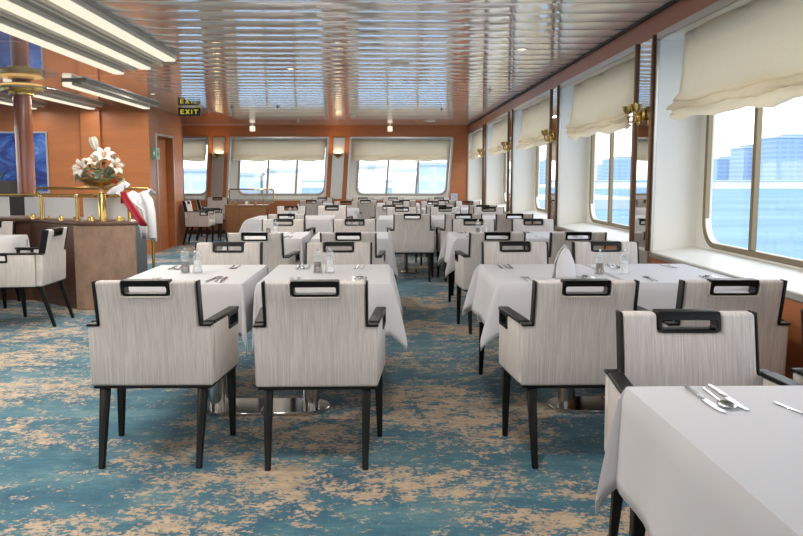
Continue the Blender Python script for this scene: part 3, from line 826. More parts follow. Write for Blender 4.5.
def make_mill(fill, name, cat):
    r = thing(name, 'x', cat)
    bm = bm_new(); lathe(bm, [(.028, 0), (.029, .004), (.026, .02), (.023, .05), (.0245, .08), (.027, .088), (.0265, .094), (.02, .098), (.015, .10)], 22); obj('body', bm, 'clear', r)
    bm = bm_new(); lathe(bm, [(.022, .005), (.023, .02), (.0195, .05), (.0195, .064 if fill == 'pepper' else .07)], 18); obj('contents', bm, fill, r)
    bm = bm_new(); lathe(bm, [(.012, .099), (.022, .103), (.0245, .113), (.022, .124), (.013, .130), (.008, .132)], 20); cp = obj('cap', bm, 'clear', r)
    bm = bm_new(); lathe(bm, [(0, .131), (.005, .131), (.007, .138), (.005, .144), (0, .146)], 12); obj('knob', bm, 'steel', cp)
    return r
FORK, KNIFE, SPOON = make_fork(), make_knife(), make_spoon(); fu, ku, su2 = [], [], []
PEP, SAL = make_mill('pepper', 'pepper_mill', 'pepper mill'), make_mill('salt', 'salt_mill', 'salt mill'); pu, slu = [], []

def setting(cx, y, side, where, spread=.15):
    """place setting at the near (side=+1: diner looks +Y) or far end of a table"""
    rz = 0 if side > 0 else PI
    def at(dx, dy): return (cx+side*dx, y+side*dy, ZT)
    def jr(): return R(random.uniform(-5, 5))
    j = lambda: random.uniform(-.008, .008)
    place(FORK, fu, at(-spread-.03+j(), .13+j()), rz+jr(), 'outer fork left of the setting at '+where, 'forks on the tables')
    dup(FORK, at(-spread+j(), .135+j()), rz+jr(), 'inner fork left of the setting at '+where, 'forks on the tables')
    place(KNIFE, ku, at(spread+j(), .14+j()), rz+jr(), 'inner knife right of the setting at '+where, 'knives on the tables')
    place(SPOON, su2, at(spread+.032+j(), .14+j()), rz+jr(), 'spoon between knives at '+where, 'spoons on the tables')
    dup(KNIFE, at(spread+.065+j(), .135+j()), rz+jr(), 'outer knife right of the setting at '+where, 'knives on the tables')

def mills(x, y, where, dx=.07):
    place(PEP, pu, (x-dx/2, y, ZT), 0, 'clear pepper mill half full of dark pepper on the '+where, 'pepper mills')
    place(SAL, slu, (x+dx/2, y, ZT), 0, 'clear salt mill filled with white salt on the '+where, 'salt mills')

# ------------------------------------------------------------------ the rows of tables
rows = ['front-row', 'second-row', 'third-row', 'fourth-row', 'last-row']
FAR_T, NEAR_T = .3, .3
def set_at(tname, x0, x1, y0, y1, near, far, ped, toward, fl, cut=True, ml=None, seed=0, facing=True):
    g = 'dining tables'
    table('table under a white cloth, '+tname, x0, x1, y0, y1, ped, toward, g)
    cloth('white tablecloth with hanging corners on the '+tname, x0, x1, y0, y1, fl, seed=seed, group='white tablecloths')
    cx = (x0+x1)/2
    if near: chair(near[0], near[1], 0, 'armchair with its back to us at the '+tname, 'chairs with their backs to the viewer')
    if far: chair(far[0], far[1], PI, 'armchair facing us across the '+tname, 'chairs facing the viewer')
    if cut:
        setting(cx, y0+.02, 1, 'near end of '+tname); setting(cx, y1-.02, -1, 'far end of '+tname)
    if ml: mills(ml[0], ml[1], tname)

T_FL = .016
# columns: x0, x1, pedestal, join, flare(+x,+y,-x,-y)
COLS = [('outermost left', -1.40, -.745, -.93, -.672, (.01, .012, .04, .012)),
        ('left of the aisle', -.655, .03, -.41, -.668, (.04, .012, .01, .012)),
        ('right of the aisle', .625, 1.262, 1.04, 1.273, (.001, .012, .05, .012)),
        ('against the windows', 1.294, 1.925, 1.51, 1.277, (.001, .012, .001, .012))]
chx = [(-1.05, -1.08), (-.30, -.315), (.895, .925), (1.555, 1.57)]
for row, (dy, tn) in enumerate(((0., 'front-row table '), (3.06, 'second-row table '))):
    for c, (nm, x0, x1, ped, jn, fl) in enumerate(COLS):
        y0, y1 = 4.16+dy, 5.07+dy
        dx = 0 if row == 0 else (.0, .01, .05, .06)[c]
        near = (chx[c][0]+dx, 3.77+dy+(.0 if row == 0 else .02)+(.08 if (c == 0 and row == 0) else 0)); far = (chx[c][1]+dx, 5.32+dy+(.02 if row else 0))
        if c == 0 and row == 0: near = (-1.045, 3.81)
        if row == 0: ml = ((-1.114, 4.64), (-.345, 4.62), None, None)[c]
        else: ml = ((-1.07, 7.72), None, (.95, 7.7), None)[c]
        set_at(tn+nm, x0+(dx if c != 3 else .02), x1+(dx if c < 2 else 0.), y0, y1, near, far, ped, jn, fl, True, ml, seed=row*10+c)
# mills and folded napkin on the right front tables
place(PEP, pu, (1.232, 4.50, ZT), 0, 'clear pepper mill near the seam of the two right front tables', 'pepper mills')
place(SAL, slu, (1.385, 4.54, ZT), 0, 'clear salt mill on the front-row table against the windows', 'salt mills')

def napkin(x, y, label):
    r = thing('folded_napkin', label, 'napkin', (x, y, ZT), R(20))
    # bishop's-hat fold: two pointed leaves standing in a cone
    for s, h in ((1, .185), (-1, .17)):
        bm = bm_new(); rows_ = []
        for j in range(9):
            t = j/8; z = h*t
            w = .066*(1-t**2.2)**.75+.0005; row = []
            for k in range(11):
                u = -1+2*k/10
                d = s*(.038*(1-t)*(1-.55*u*u))+s*.004*(1-abs(u))
                row.append(bm.verts.new((w*u, d, z)))
            rows_.append(row)
        for a, b in zip(rows_, rows_[1:]):
            for k in range(10): bm.faces.new((a[k], a[k+1], b[k+1], b[k]))
        o = obj('napkin_leaf', bm, 'cloth', r, ang=3); md = o.modifiers.new('t', 'SOLIDIFY'); md.thickness = .0035
napkin(1.0, 4.36, 'white napkin folded to a point on the front-row table right of the aisle')

# table in the bottom right corner and its chairs, the next window table beside it
set_at('table cut off in the bottom right corner',   .652, 1.262, 1.16, 2.06, None, (1.025, 2.39), 1.04, 1.273, (.001, .008, .03, .02), False, None, 50)
dup(KNIFE, (.800, 1.935, ZT), PI+R(1), 'steel knife on the corner table, left of the two, blade towards us', 'knives on the tables')
dup(SPOON, (.835, 1.94, ZT), PI+R(-3), 'steel spoon lying between two knives on the corner table', 'spoons on the tables')
dup(KNIFE, (.865, 1.95, ZT), PI, 'steel knife on the corner table, right of the spoon', 'knives on the tables')
dup(FORK, (.985, 1.80, ZT), PI+R(12), 'steel fork at the right picture edge on the corner table', 'forks on the tables')
table('table beyond the right picture edge, against the windows', 1.294, 1.925, 1.16, 2.07, 1.51, 1.277, 'dining tables')
cloth('white tablecloth beyond the right picture edge', 1.294, 1.925, 1.16, 2.07, (.001, .008, .001, .03), seed=51, group='white tablecloths')
chair(1.68, 2.40, PI, 'grey-beige armchair at the right picture edge, only its arm in view', 'chairs facing the viewer')

# third row
C0 = 10.52
set_at('third-row wide table on the left', -1.78, -.70, C0, C0+1.1, (-1.19, 10.19), (-1.44, 12.35), -1.24, -1.24+.2, (.03, .012, .07, .02), False, (-1.24, C0+.5), 30)
chair(-.80, 12.32, PI, 'grey-beige armchair facing us, right-hand one behind the wide third-row table', 'chairs facing the viewer')
set_at('third-row table in the middle of the aisle', -.04, .60, C0, C0+1.1, (.36, 10.19), (.283, 11.88), .29, .49, (.008, .012, .05, .02), False, None, 31)
set_at('third-row table right of the aisle',   .70, 1.29, C0, C0+1.1, (.995, 10.19), (.945, 11.88), 1.04, 1.30, (.001, .012, .008, .02), False, (1.0, C0+.5), 32)
set_at('third-row table against the windows', 1.32, 1.925, C0, C0+1.1, (1.628, 10.19), (1.60, 11.88), 1.51, 1.32, (.001, .012, .001, .02), False, None, 33)
# fourth row
D0 = 13.6
for nm, x0, x1, nx, fx in (('on the left', -1.08, -.45, -.82, -.70), ('in the middle', -.02, .62, .10, .28), ('right of the aisle', .70, 1.285,   .925, .94), ('against the windows', 1.315, 1.925, 1.615, 1.60)):
    set_at('fourth-row table '+nm, x0, x1, D0, D0+.95, (nx, D0-.35), (fx, D0+1.24), (x0+x1)/2, (x0+x1)/2+.18, (.01, .01, .01, .02) if x1 < 1.2 else (.001, .01, .001, .02), False, None, 40+int(nx*10))
# last row along the end windows
E0 = 16.55
for nm, x0, x1, nx, fx in (('under the middle window', -1.75, -1.1, -1.42, -1.35), ('left of the right window', -.6, .02, -.35, -.80), ('under the right window', .1, .75, .42, .22), ('near the far corner', .95, 1.6, 1.2, 1.25)):
    set_at('last-row table '+nm, x0, x1, E0, E0+.8, (nx, E0-.37), (fx if fx > -.7 or fx < -1 else -.45, E0+1.08), (x0+x1)/2, (x0+x1)/2+.18, (.008, .008, .008, .012), False, None, 60+int(nx*10))
r = thing('menu_card', 'standing printed menu card on the last-row table near the far corner', 'menu card', (1.50, E0+.35, ZT), R(-8))
obj('card', bxb(-.07, .07, -.004, .004, .006, .21, .001, 1), 'paper', r); obj('stand', bxb(-.075, .075, -.03, .03, 0, .008, .002, 1), 'clear', r)

# ------------------------------------------------------------------ left side: table, chairs, buffet counter
set_at('table at the left picture edge', -4.55, -3.45, 7.0, 7.80, None, None, -4.0, -3.8, (.008, .008, .02, .04), False, None, 70)
chair(-3.19, 7.17, PI/2, 'pale armchair seen from its side and back, beside the burl counter', 'armchairs at the left table')
chair(-4.04, 8.09, PI, 'grey-beige armchair facing us behind the table at the left edge', 'armchairs at the left table')
# armchairs by the inner wall door
chair(-3.52, 15.6, -PI/2, 'grey-beige armchair in profile just beyond the orange wall corner', 'armchairs by the cabinet')
chair(-3.54, 16.62, -PI/2+.25, 'grey-beige armchair turned sideways left of the brown cabinet', 'armchairs by the cabinet')
chair(-3.72, 17.85, PI, 'pale armchair facing us under the middle end window, left of the cabinet', 'armchairs by the cabinet')

# brown cabinet with a glass screen in front of the end wall
r = thing('service_cabinet', 'low brown wood cabinet before the middle end window', 'cabinet', (-2.9, 17.2, 0))
obj('body', bxb(-.43, .43, -.25, .25, .0, .69, .004, 1), 'brownwood', r); obj('top', bxb(-.44, .44, -.26, .26, .69, .713, .004, 1), 'brownwood', r)
bm = bm_new()
for k in (-1, 0, 1): box(bm, k*.27-.125, k*.27+.125, -.258, -.25, .06, .66)
obj('door_panel', bevel(bm, .002, 1), 'brownwood', r)
r = thing('glass_screen', 'metal-framed glass screen standing on the brown cabinet', 'screen', (-2.9, 17.1, .713))
bm = bm_new(); tube(bm, [(-.36, 0, 0), (-.36, 0, .30), (-.34, 0, .33), (.55, 0, .33), (.58, 0, .30), (.58, 0, .03)], .014, 8); tube(bm, [(.36, 0, 0), (.36, 0, .33)], .012, 8); obj('frame', bm, 'brass', r)
bm = bm_new(); box(bm, -.35, .57, -.004, .004, .03, .32); obj('pane', bm, 'clear', r, smooth=False)
for k, (x, m_, nm, lab) in enumerate(((-.2, 'brass', 'brass_jar', 'small brass jar on the brown cabinet, leftmost'), (.02, 'offwhite', 'cream_cup', 'cream cup on the brown cabinet, middle'), (.2, 'brass', 'brass_jar', 'small brass jar on the brown cabinet, rightmost'))):
    bm = bm_new(); lathe(bm, [(0, 0), (.03, 0), (.036, .03), (.03, .07), (.032, .08), (.026, .08), (.02, .02), (0, .015)], 16)
    tag(obj(nm, bm, m_, None, (-2.9+x, 16.99, .713)), lab, 'jar' if m_ == 'brass' else 'cup')

# buffet counter
poly = [(-3.0, 7.86), (-2.43, 7.89), (-2.58, 8.40), (-3.05, 8.55), (-3.6, 9.15), (-6.2, 9.15), (-6.2, 8.55), (-3.72, 8.50)]
r = thing('buffet_counter', 'dark walnut buffet counter with a pale burl end panel, left of the aisle', 'counter')
obj('carcass', prism(poly, 0, .83), 'walnut', r, smooth=False)
def grow(p, d):
    c = Vector((-4.0, 8.8)); return [tuple(c+(Vector(q)-c)*(1+d/max(.3, (Vector(q)-c).length))) for q in p]
bm = prism(grow(poly, .05), .83, .868); bevel(bm, .008, 2, .3); obj('worktop', bm, 'walnut', r)
bm = prism([(-3.01, 7.852), (-2.425, 7.883), (-2.424, 7.868), (-3.009, 7.837)], .005, .83); obj('end_panel', bm, 'burl', r, smooth=False)

ZC2 = .868
r = thing('brass_railing', 'brass rail on posts along the front of the buffet counter', 'railing', group='brass rails of the buffet')
pth = [(-6.1, 8.66, 1.115), (-3.9, 8.58, 1.115), (-3.08, 8.10, 1.115), (-2.62, 8.02, 1.115), (-2.56, 8.03, 1.105), (-2.535, 8.05, 1.08), (-2.53, 8.05, ZC2)]
bm = bm_new(); tube(bm, pth, .015, 10); obj('handrail', bm, 'brass', r)
for x, y_ in ((-3.06, 8.09), (-3.53, 8.365), (-4.6, 8.6)):
    bm = bm_new(); lathe(bm, [(.034, 0), (.034, .012), (.017, .02), (.017, .225), (.026, .232), (.026, .255), (.0, .265)], 16, (x, y_, ZC2)); obj('post', bm, 'brass', r)
r = thing('brass_railing', 'brass rail behind the buffet, in front of the orange wall', 'railing', group='brass rails of the buffet')
bm = bm_new(); tube(bm, [(-3.97, 9.28, 0), (-3.97, 9.28, 1.15), (-3.95, 9.28, 1.172), (-2.70, 9.28, 1.172), (-2.66, 9.28, 1.15), (-2.66, 9.28, 0)], .016, 10); obj('handrail', bm, 'brass', r)
# etched sneeze-guard panes between the posts
for (xa, ya_, xb_, yb_, lab) in ((-2.56, 8.12, -3.03, 8.18, 'milky glass screen pane behind the flower bowl'), (-3.08, 8.19, -3.53, 8.45, 'milky glass screen pane left of the flower bowl'), (-3.55, 8.46, -3.80, 8.60, 'milky glass screen pane between column and brass post'), (-4.0, 8.68, -5.2, 8.72, 'milky glass screen pane at the left picture edge')):
    r = thing('screen_pane', lab, 'glass screen', group='milky glass panes of the buffet')
    d_ = Vector((xb_-xa, yb_-ya_, 0)); nrm = Vector((-d_.y, d_.x, 0)).normalized()*.004
    bm = prism([(xa+nrm.x, ya_+nrm.y), (xb_+nrm.x, yb_+nrm.y), (xb_-nrm.x, yb_-nrm.y), (xa-nrm.x, ya_-nrm.y)], ZC2+.012, 1.09); obj('pane', bm, 'frost', r, smooth=False)
    for t in (.12, .88):
        bm = bm_new(); box(bm, xa+d_.x*t-.012, xa+d_.x*t+.012, ya_+d_.y*t-.012, ya_+d_.y*t+.012, ZC2, ZC2+.03)
        obj('clip', bm, 'brass', r)
# little brass domes on the counter edge
for k, (x, y_, lab) in enumerate(((-3.61, 8.35, 'leftmost'), (-3.19, 8.02, 'second from the left'), (-2.86, 7.93, 'just left of the flower stand'), (-2.60, 7.95, 'right of the flower stand'))):
    bm = bm_new(); lathe(bm, [(0, 0), (.026, 0), (.026, .03), (.02, .045), (.011, .055), (0, .058)], 16)
    tag(obj('brass_dome', bm, 'brass', None, (x, y_, ZC2)), 'small brass domed cap on the buffet edge, '+lab, 'brass cap', 'brass caps on the buffet edge')

# flower stand, bowl and lilies
FX, FY = -2.765, 7.965
r = thing('flower_bowl', 'wide gold bowl on a brass pillar holding white lilies', 'flower bowl', (FX, FY, ZC2))
bm = bm_new(); lathe(bm, [(.045, 0), (.045, .012), (.038, .016), (.038, .265), (.030, .275), (.0, .276)], 24); obj('pillar', bm, 'brass', r)
bm = bm_new(); lathe(bm, [(.018, .275), (.014, .30), (.02, .32)], 16); obj('stem', bm, 'brass', r)
bm = bm_new(); lathe(bm, [(0, .318), (.07, .322), (.14, .345), (.20, .385), (.228, .415), (.231, .42), (.224, .42), (.19, .392), (.13, .355), (0, .335)], 40); obj('bowl', bm, 'brass', r)
ZB = ZC2+.40
def lily(loc, d, size, label, opened=1.):
    d = Vector(d).normalized()
    r = thing('lily', label, 'flower', loc, 0, 'white lilies in the gold bowl')
    q = d.to_track_quat('Z', 'Y').to_matrix()
    bm = bm_new()
    for k in range(6):
        a = 2*PI*k/6+(.0 if k % 2 else .1); wmax = .030*size*(1 if k % 2 else .82)*(1 if opened > .5 else .6); rows_ = []
        for j in range(9):
            t = j/8
            rad = (.006+opened*.088*t**1.7)*size+ (1-opened)*.012*math.sin(PI*t)*size; hgt = (.115*t-opened*.055*t**4)*size
            w = wmax*math.sin(PI*min(1, .08+.92*t))**.8+.0006
            row = []
            for m_ in (-1, -.5, 0, .5, 1):
                rr = rad+.008*size*abs(m_)**2*(1 if t < .8 else .4)
                v = Vector((rr*math.cos(a)-m_*w*math.sin(a), rr*math.sin(a)+m_*w*math.cos(a), hgt+.004*size*abs(m_)))
                row.append(bm.verts.new(q @ v))
            rows_.append(row)
        for p_, n_ in zip(rows_, rows_[1:]):
            for m_ in range(4): bm.faces.new((p_[m_], p_[m_+1], n_[m_+1], n_[m_]))
    o = obj('petals', bm, 'petal', r, ang=3.2); md = o.modifiers.new('t', 'SOLIDIFY'); md.thickness = .0015
    if opened > .5:
        bm = bm_new()
        for k in range(5):
            a = 2*PI*k/5+.3; e = q @ Vector((.022*math.cos(a)*size, .022*math.sin(a)*size, .10*size)); tube(bm, [q @ Vector((0, 0, .02)), e*.6, e], .0022, 5)
            tube(bm, [e-Vector((.004, 0, .002)), e+Vector((.006, 0, .003))], .004, 6)
        obj('stamens', bm, 'stamen', r)
    root_p = Vector((FX, FY, ZB-.02))-Vector(loc); root_p.x *= .55; root_p.y *= .55
    bm = bm_new(); tube(bm, [Vector((0, 0, 0)), d*-.05*size+root_p*.3, root_p], .005, 6); obj('stem', bm, 'leaf', r)
    return r
for loc, d, s, lab, op in (((-.125, -.06, .10), (-.5, -.8, .35), 1.15, 'large white lily facing us at the left of the bouquet', 1.), ((-.175, -.03, .05), (-.95, -.3, -.05), 1.0, 'white lily drooping over the left rim of the gold bowl', 1.),
                           ((-.03, -.03, .15), (-.1, -.6, .7), 1.0, 'white lily in the middle of the bouquet', 1.), ((.045, -.02, .20), (.2, -.65, .7), 1.15, 'white lily high on the right of the bouquet', 1.),
                           ((.12, -.02, .12), (.8, -.5, .3), 1.0, 'white lily at the right side of the bouquet', 1.), ((.10, .06, .15), (.5, .3, .7), 1.0, 'white lily at the back right of the bouquet', 1.),
                           ((-.035, 0, .29), (-.25, -.1, 1), 1.25, 'closed white lily bud standing tallest in the bouquet', .16)):
    lily((FX+loc[0], FY+loc[1], ZB+loc[2]), d, s, lab, op)
def leaves(n, rad, h, ln, wd, m, seed, lab):
    rnd = random.Random(seed); bm = bm_new()
    for _ in range(n):
        a = rnd.uniform(0, 2*PI); rr = rad*math.sqrt(rnd.random()); p = Vector((FX+rr*math.cos(a), FY+rr*math.sin(a)*.8, ZB+h*rnd.random()*(1-.4*rr/rad)))
        dr = Vector((math.cos(a)*.8+rnd.uniform(-.4, .4), math.sin(a)*.8+rnd.uniform(-.6, .2), rnd.uniform(-.1, .8))).normalized()
        sd = dr.cross(Vector((rnd.uniform(-.3, .3), rnd.uniform(-.3, .3), 1))).normalized(); up = sd.cross(dr)
        L_ = ln*rnd.uniform(.7, 1.2); rows_ = []
        for j in range(5):
            t = j/4; w = wd*math.sin(PI*(.05+.93*t)); c = p+dr*L_*t-Vector((0, 0, .3*L_*t*t))
            rows_.append([bm.verts.new(c-sd*w+up*.004), bm.verts.new(c), bm.verts.new(c+sd*w+up*.004)])
        for x_, y_ in zip(rows_, rows_[1:]):
            for k in range(2): bm.faces.new((x_[k], x_[k+1], y_[k+1], y_[k]))
    o = obj('foliage', bm, m, ang=3.2); tag(o, lab, 'foliage', None, 'stuff')
leaves(95, .17, .13, .07, .018, 'leafb', 3, 'blue-green filler leaves heaped in the gold bowl')
leaves(36, .12, .22, .11, .016, 'leaf', 5, 'dark green lily leaves among the white lilies')

# service trolley with jacket and red sash at the counter end
r = thing('service_trolley', 'dark blue-grey trolley behind the counter end, under the white jacket', 'trolley', (-2.80, 9.02, 0), 0)
obj('trolley_body', bxb(-.12, .09, -.2, .2, .09, .92, .01), 'greybox', r); obj('trolley_top', bxb(-.13, .10, -.21, .21, .92, .94, .004, 1), 'dark', r)
for sx in (-.08, .05):
    for sy in (-.15, .15):
        bm = bm_new(); lathe(bm, [(0, -.012), (.04, -.012), (.043, 0), (.04, .012), (0, .012)], 16); bmesh.ops.rotate(bm, matrix=Matrix.Rotation(PI/2, 3, 'Y'), verts=bm.verts); bmesh.ops.translate(bm, vec=(sx, sy, .043), verts=bm.verts)
        w_ = obj('caster', bm, 'dark', r); obj('fork', bxb(sx-.018, sx+.018, sy-.01, sy+.01, .045, .092, .002, 1), 'grey', w_)
def drape(name, label, cat, m, path, width, seed, thick=.012, waves=3, amp=.02):
    """cloth strip following path [(x,y,z)] with folds across its width (width along the given vectors)"""
    rnd = random.Random(seed); bm = bm_new(); rows_ = []; K = 26
    for j, (p, wv, off) in enumerate(path):
        p = Vector(p); wv = Vector(wv); off = Vector(off); row = []
        for k in range(K+1):
            s = -1+2*k/K
            f = amp*(.5+.5*j/len(path))*(math.sin(s*waves*2.6+seed+j*.15)+.5*math.sin(s*waves*5.3+1+j*.3))
            row.append(bm.verts.new(p+wv*s*width+off*f))
        rows_.append(row)
    for a, b in zip(rows_, rows_[1:]):
        for k in range(K): bm.faces.new((a[k], a[k+1], b[k+1], b[k]))
    return bm
r = thing('white_jacket', 'white cotton jacket thrown over the trolley beside the flowers', 'jacket')
bm = drape('x', '', '', '', [((-2.76, 9.13, 1.075), (1, 0, .12), (0, 0, 1)), ((-2.770, 9.06, 1.09), (1, 0, .18), (0, 0, 1)), ((-2.760, 8.96, 1.13), (.95, 0, .1), (0, -.2, 1)), ((-2.750, 8.88, 1.12), (.9, 0, 0), (0, -.6, .6)), ((-2.730, 8.80, 1.04), (.75, 0, -.25), (0, -1, .2)),
     ((-2.595, 8.77, .94), (.6, 0, -.3), (0, -1, 0)), ((-2.570, 8.76, .82), (.5, 0, -.25), (0, -1, 0)), ((-2.555, 8.755, .70), (.45, 0, -.18), (0, -1, 0)), ((-2.550, 8.75, .62), (.42, 0, -.1), (0, -1, 0))], .20, 2, waves=2.4, amp=.022)
o = obj('jacket_body', bm, 'jacket', r, ang=3.2); md = o.modifiers.new('t', 'SOLIDIFY'); md.thickness = .008; md.offset = 0
bm = bm_new(); tube(bm, [(-3.020, 8.98, 1.10), (-2.940, 8.94, 1.15), (-2.880, 8.92, 1.20), (-2.850, 8.93, 1.235), (-2.820, 8.95, 1.20)], [.05, .055, .045, .03, .035], 10); obj('collar', bm, 'jacket', r)
bm = bm_new(); tube(bm, [(-2.60, 8.78, 1.12), (-2.53, 8.72, 1.04), (-2.50, 8.69, .92), (-2.49, 8.68, .78), (-2.485, 8.68, .65)], [.045, .05, .048, .045, .04], 10); obj('sleeve', bm, 'jacket', r)
bm = drape('x', '', '', '', [((-2.60, 8.09, 1.04), (.7, 0, .1), (0, -1, 0)), ((-2.59, 8.07, 1.115), (.7, 0, .1), (0, -1, 0)), ((-2.575, 8.03, 1.142), (.7, 0, .1), (0, 0, 1)), ((-2.55, 7.995, 1.10), (.7, 0, .2), (0, -1, 0)), ((-2.50, 7.975, 1.03), (.7, 0, .35), (0, -1, 0)), ((-2.45, 7.96, .96), (.7, 0, .4), (0, -1, 0)), ((-2.40, 7.93, .895), (.7, 0, .3), (0, -1, 0)), ((-2.355, 7.95, .82), (.7, .2, 0), (0, -1, 0))], .038, 4, waves=1.5, amp=.012)
o = obj('red_sash', bm, 'red', None, ang=3.2); md = o.modifiers.new('t', 'SOLIDIFY'); md.thickness = .008
tag(o, 'crumpled red sash on the counter end in front of the white jacket', 'sash')

# round column with gold collar and glass discs
r = thing('round_column', 'red-brown lacquered round column with a gilt collar', 'column', (-4.45, 10.15, 0))
bm = bm_new(); lathe(bm, [(.105, 0), (.105, ZC)], 36); obj('shaft', bm, 'columnred', r)
bm = bm_new()
lathe(bm, [(.13, 2.33), (.25, 2.33), (.26, 2.345), (.26, 2.395), (.25, 2.405), (.13, 2.405)], 40, cap=False); obj('gilt_ring', bm, 'brass', r)
bm = bm_new(); lathe(bm, [(.117, 2.30), (.15, 2.30), (.15, 2.45), (.117, 2.45)], 36, cap=False); obj('collar', bm, 'brass', r)
bm = bm_new(); lathe(bm, [(.262, 2.365), (.44, 2.365), (.44, 2.377), (.262, 2.377)], 48, cap=False); obj('glass_disc', bm, 'clear', r)
bm = bm_new(); lathe(bm, [(.20, 2.406), (.24, 2.406), (.24, 2.43), (.20, 2.43)], 40, cap=False); obj('light_ring', bm, 'lampwarm', r)
bm = bm_new(); lathe(bm, [(.117, 1.07), (.128, 1.07), (.128, 1.10), (.117, 1.10)], 36, cap=False); obj('lower_band', bm, 'brass', r)
obj('plinth_box', bxb(-.17, .13, -.16, .16, 0, 1.06, .006), 'dark', r)
# dark sideboard with plant below the painting
r = thing('planter_box', 'dark planter box with a small plant below the blue painting', 'planter', (-6.3, 13.2, 0))
obj('box', bxb(-.5, .33, -.2, .2, 0, 1.24, .008), 'dark', r)
bm = bm_new(); rnd = random.Random(3)
for k in range(26):
    a = rnd.uniform(0, 2*PI); L_ = rnd.uniform(.15, .28); x0_ = rnd.uniform(-.35, .1)
    d_ = Vector((math.cos(a)*.6, math.sin(a)*.3, .8)).normalized(); sd = Vector((-math.sin(a), math.cos(a), 0))*.02; p = Vector((x0_, 0, 1.23)); e = p+d_*L_
    m_ = p+d_*L_*.5
    v = [bm.verts.new(p), bm.verts.new(m_+sd), bm.verts.new(e-Vector((0, 0, .04))), bm.verts.new(m_-sd)]; bm.faces.new(v)
obj('plant_leaves', bm, 'leaf', r)

# ------------------------------------------------------------------ outside
struct('sea', bxb(-1800, 2600, -1800, 2600, -8.6, -8.1, 0), 'water', 'pale blue harbour water outside the windows', 'water', smooth=False)
def block(label, x, y, w, dpt, h, m, rz, group, roof=True, steps=()):
    r = thing('waterfront_building', label, 'building', (x, y, -8.1), rz, group)
    obj('building_walls', bxb(-w/2, w/2, -dpt/2, dpt/2, 0, h, 0), m, r, smooth=False)
    if roof: obj('roof_parapet', bxb(-w/2-.6, w/2+.6, -dpt/2-.6, dpt/2+.6, h, h+1.2, .2, 1), 'shore', r)
    for (sx, sw, sh) in steps: obj('upper_storey', bxb(sx-sw/2, sx+sw/2, -dpt/3, dpt/3, h, h+sh, 0), m, r, smooth=False)
    return r
g = 'buildings on the far shore'
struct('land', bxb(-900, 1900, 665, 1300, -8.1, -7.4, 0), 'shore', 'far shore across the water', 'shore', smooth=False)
def dirx(px): return (px-383)/800
D = 690
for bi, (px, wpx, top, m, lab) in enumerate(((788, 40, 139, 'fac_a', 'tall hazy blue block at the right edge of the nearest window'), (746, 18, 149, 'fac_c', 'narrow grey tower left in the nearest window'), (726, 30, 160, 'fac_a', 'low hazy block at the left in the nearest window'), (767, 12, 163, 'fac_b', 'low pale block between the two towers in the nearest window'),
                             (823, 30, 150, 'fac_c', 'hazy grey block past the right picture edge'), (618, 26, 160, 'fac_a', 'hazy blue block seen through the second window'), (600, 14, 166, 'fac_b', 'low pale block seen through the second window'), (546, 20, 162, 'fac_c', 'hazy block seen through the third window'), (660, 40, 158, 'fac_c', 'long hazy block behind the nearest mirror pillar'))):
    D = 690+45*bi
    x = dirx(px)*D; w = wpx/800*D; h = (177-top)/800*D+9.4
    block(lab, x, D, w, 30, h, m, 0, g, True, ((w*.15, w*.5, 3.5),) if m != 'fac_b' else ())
block('long low white shed on the far shore in the nearest window', dirx(775)*640, 650, 90, 20, 5.5, 'warehouse', 0, g)
block('low white shed on the far shore in the second window', dirx(610)*640, 650, 40, 20, 5.5, 'warehouse', 0, g)
# quay close ahead, beyond the end windows
struct('quay', bxb(-200, 80, 232, 300, -8.1, -5.2, 0), 'shore', 'pale quay ahead of the end windows', 'quay', smooth=False)
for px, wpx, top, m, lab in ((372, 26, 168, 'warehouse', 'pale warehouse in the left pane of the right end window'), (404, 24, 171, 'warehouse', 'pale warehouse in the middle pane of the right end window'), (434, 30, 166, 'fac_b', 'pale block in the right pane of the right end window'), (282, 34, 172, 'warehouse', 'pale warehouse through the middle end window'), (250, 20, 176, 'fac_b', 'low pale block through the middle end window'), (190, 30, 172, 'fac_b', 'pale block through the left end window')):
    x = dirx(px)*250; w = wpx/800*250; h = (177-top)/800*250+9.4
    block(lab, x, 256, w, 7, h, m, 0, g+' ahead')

# ------------------------------------------------------------------ light
w = bpy.data.worlds.new('sky'); SC.world = w; w.use_nodes = True; nt = w.node_tree; nt.nodes.clear()
out = N(nt, 'ShaderNodeOutputWorld'); bg = N(nt, 'ShaderNodeBackground', Strength=1.7)
tc = N(nt, 'ShaderNodeTexCoord'); sx = N(nt, 'ShaderNodeSeparateXYZ'); rp = N(nt, 'ShaderNodeValToRGB')
e = rp.color_ramp.elements; e.new(.5)
for q, (p, c) in zip(e, ((0., (.97, .96, .94)), (.12, (.97, .97, .96)), (.8, (.80, .88, 1.)))): q.position = p; q.color = (*c, 1)
nt.links.new(tc.outputs['Generated'], sx.inputs[0]); nt.links.new(sx.outputs['Z'], rp.inputs[0]); nt.links.new(rp.outputs[0], bg.inputs[0]); nt.links.new(bg.outputs[0], out.inputs[0])

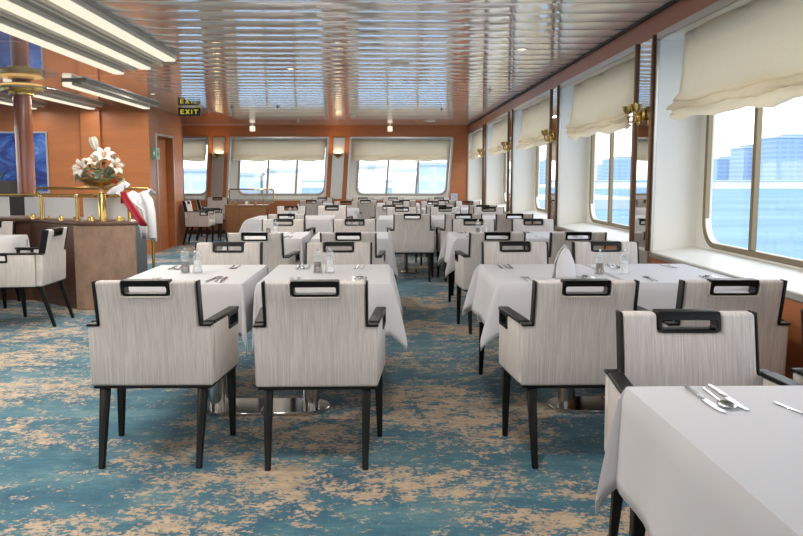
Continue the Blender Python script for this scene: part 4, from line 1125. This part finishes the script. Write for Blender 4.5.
def fill_lamp(x, y, e_, size=.5):  # added fill lamp for the unseen part of the room
    l = bpy.data.lights.new('fill_light', 'AREA'); l.shape = 'DISK'; l.size = size; l.energy = e_; l.color = (1, .95, .88)
    lo = bpy.data.objects.new('fill_light', l); COL.objects.link(lo); lo.location = (x, y, ZC-.03)
for x, y, lab in ((-3.25, 11.6, 'added fill downlight right of the short ceiling lights'), (-2.6, 15.7, 'added fill downlight before the brown cabinet'), (-.45, 12.2, 'added fill downlight over the third-row tables'), (.55, 15.6, 'added fill downlight over the last rows'), (-1.0, 8.9, 'added fill downlight over the second-row tables'), (.25, 2.9, 'added fill downlight over the aisle, above the picture')):  # downlights added as fill to brighten the aisle and far rows
    dot('downlight', lab, x, y, [(0, 0), (.05, 0), (.05, -.006), (.04, -.008), (.036, -.002)], 'silver', 'downlight', 'added fill downlights', ([(0, -.003), (.036, -.003)], 'downlight', 'lens'))
    l = bpy.data.lights.new('fill_light', 'AREA'); l.shape = 'DISK'; l.size = .07 if y > 5 else .3; l.energy = 14 if y > 5 else 11; l.color = (1, .94, .86)
    lo = bpy.data.objects.new('fill_light', l); COL.objects.link(lo); lo.location = (x, y, ZC-.012)
# round fill lights added out of view, behind and left of the camera
for x, y in ((-4.5, 1.5), (-1.0, -1.6), (1.0, -1.6), (-4.5, -1.5), (-6.5, 3.5)):
    dot('downlight', 'added round fill light outside the view', x, y, [(.0, 0), (.27, 0), (.27, -.01), (.25, -.014), (.25, -.004)], 'silver', 'downlight', 'added fill lights outside the view', ([(0, -.006), (.25, -.006)], 'downlight', 'lens'))
    fill_lamp(x, y, 4 if x < -3 else 2)

# ------------------------------------------------------------------ camera
cam = bpy.data.cameras.new('camera'); co = bpy.data.objects.new('camera', cam); COL.objects.link(co)
cam.sensor_fit = 'HORIZONTAL'; cam.sensor_width = 36; cam.lens = 36*800/803; cam.clip_end = 5000; cam.clip_start = .05
co.location = (0, 0, 1.3); co.rotation_euler = (R(90-6.4895), 0, R(-1.3162))
SC.camera = co
SC.view_settings.view_transform = 'Standard'; SC.view_settings.look = 'None'; SC.view_settings.gamma = 1; SC.view_settings.exposure = 1.06; SC.view_settings.use_curve_mapping = False
SC.cycles.use_denoising = True
SC.cycles.max_bounces = 10; SC.cycles.diffuse_bounces = 5; SC.cycles.glossy_bounces = 5; SC.cycles.transparent_max_bounces = 16
SC.cycles.sample_clamp_indirect = 6
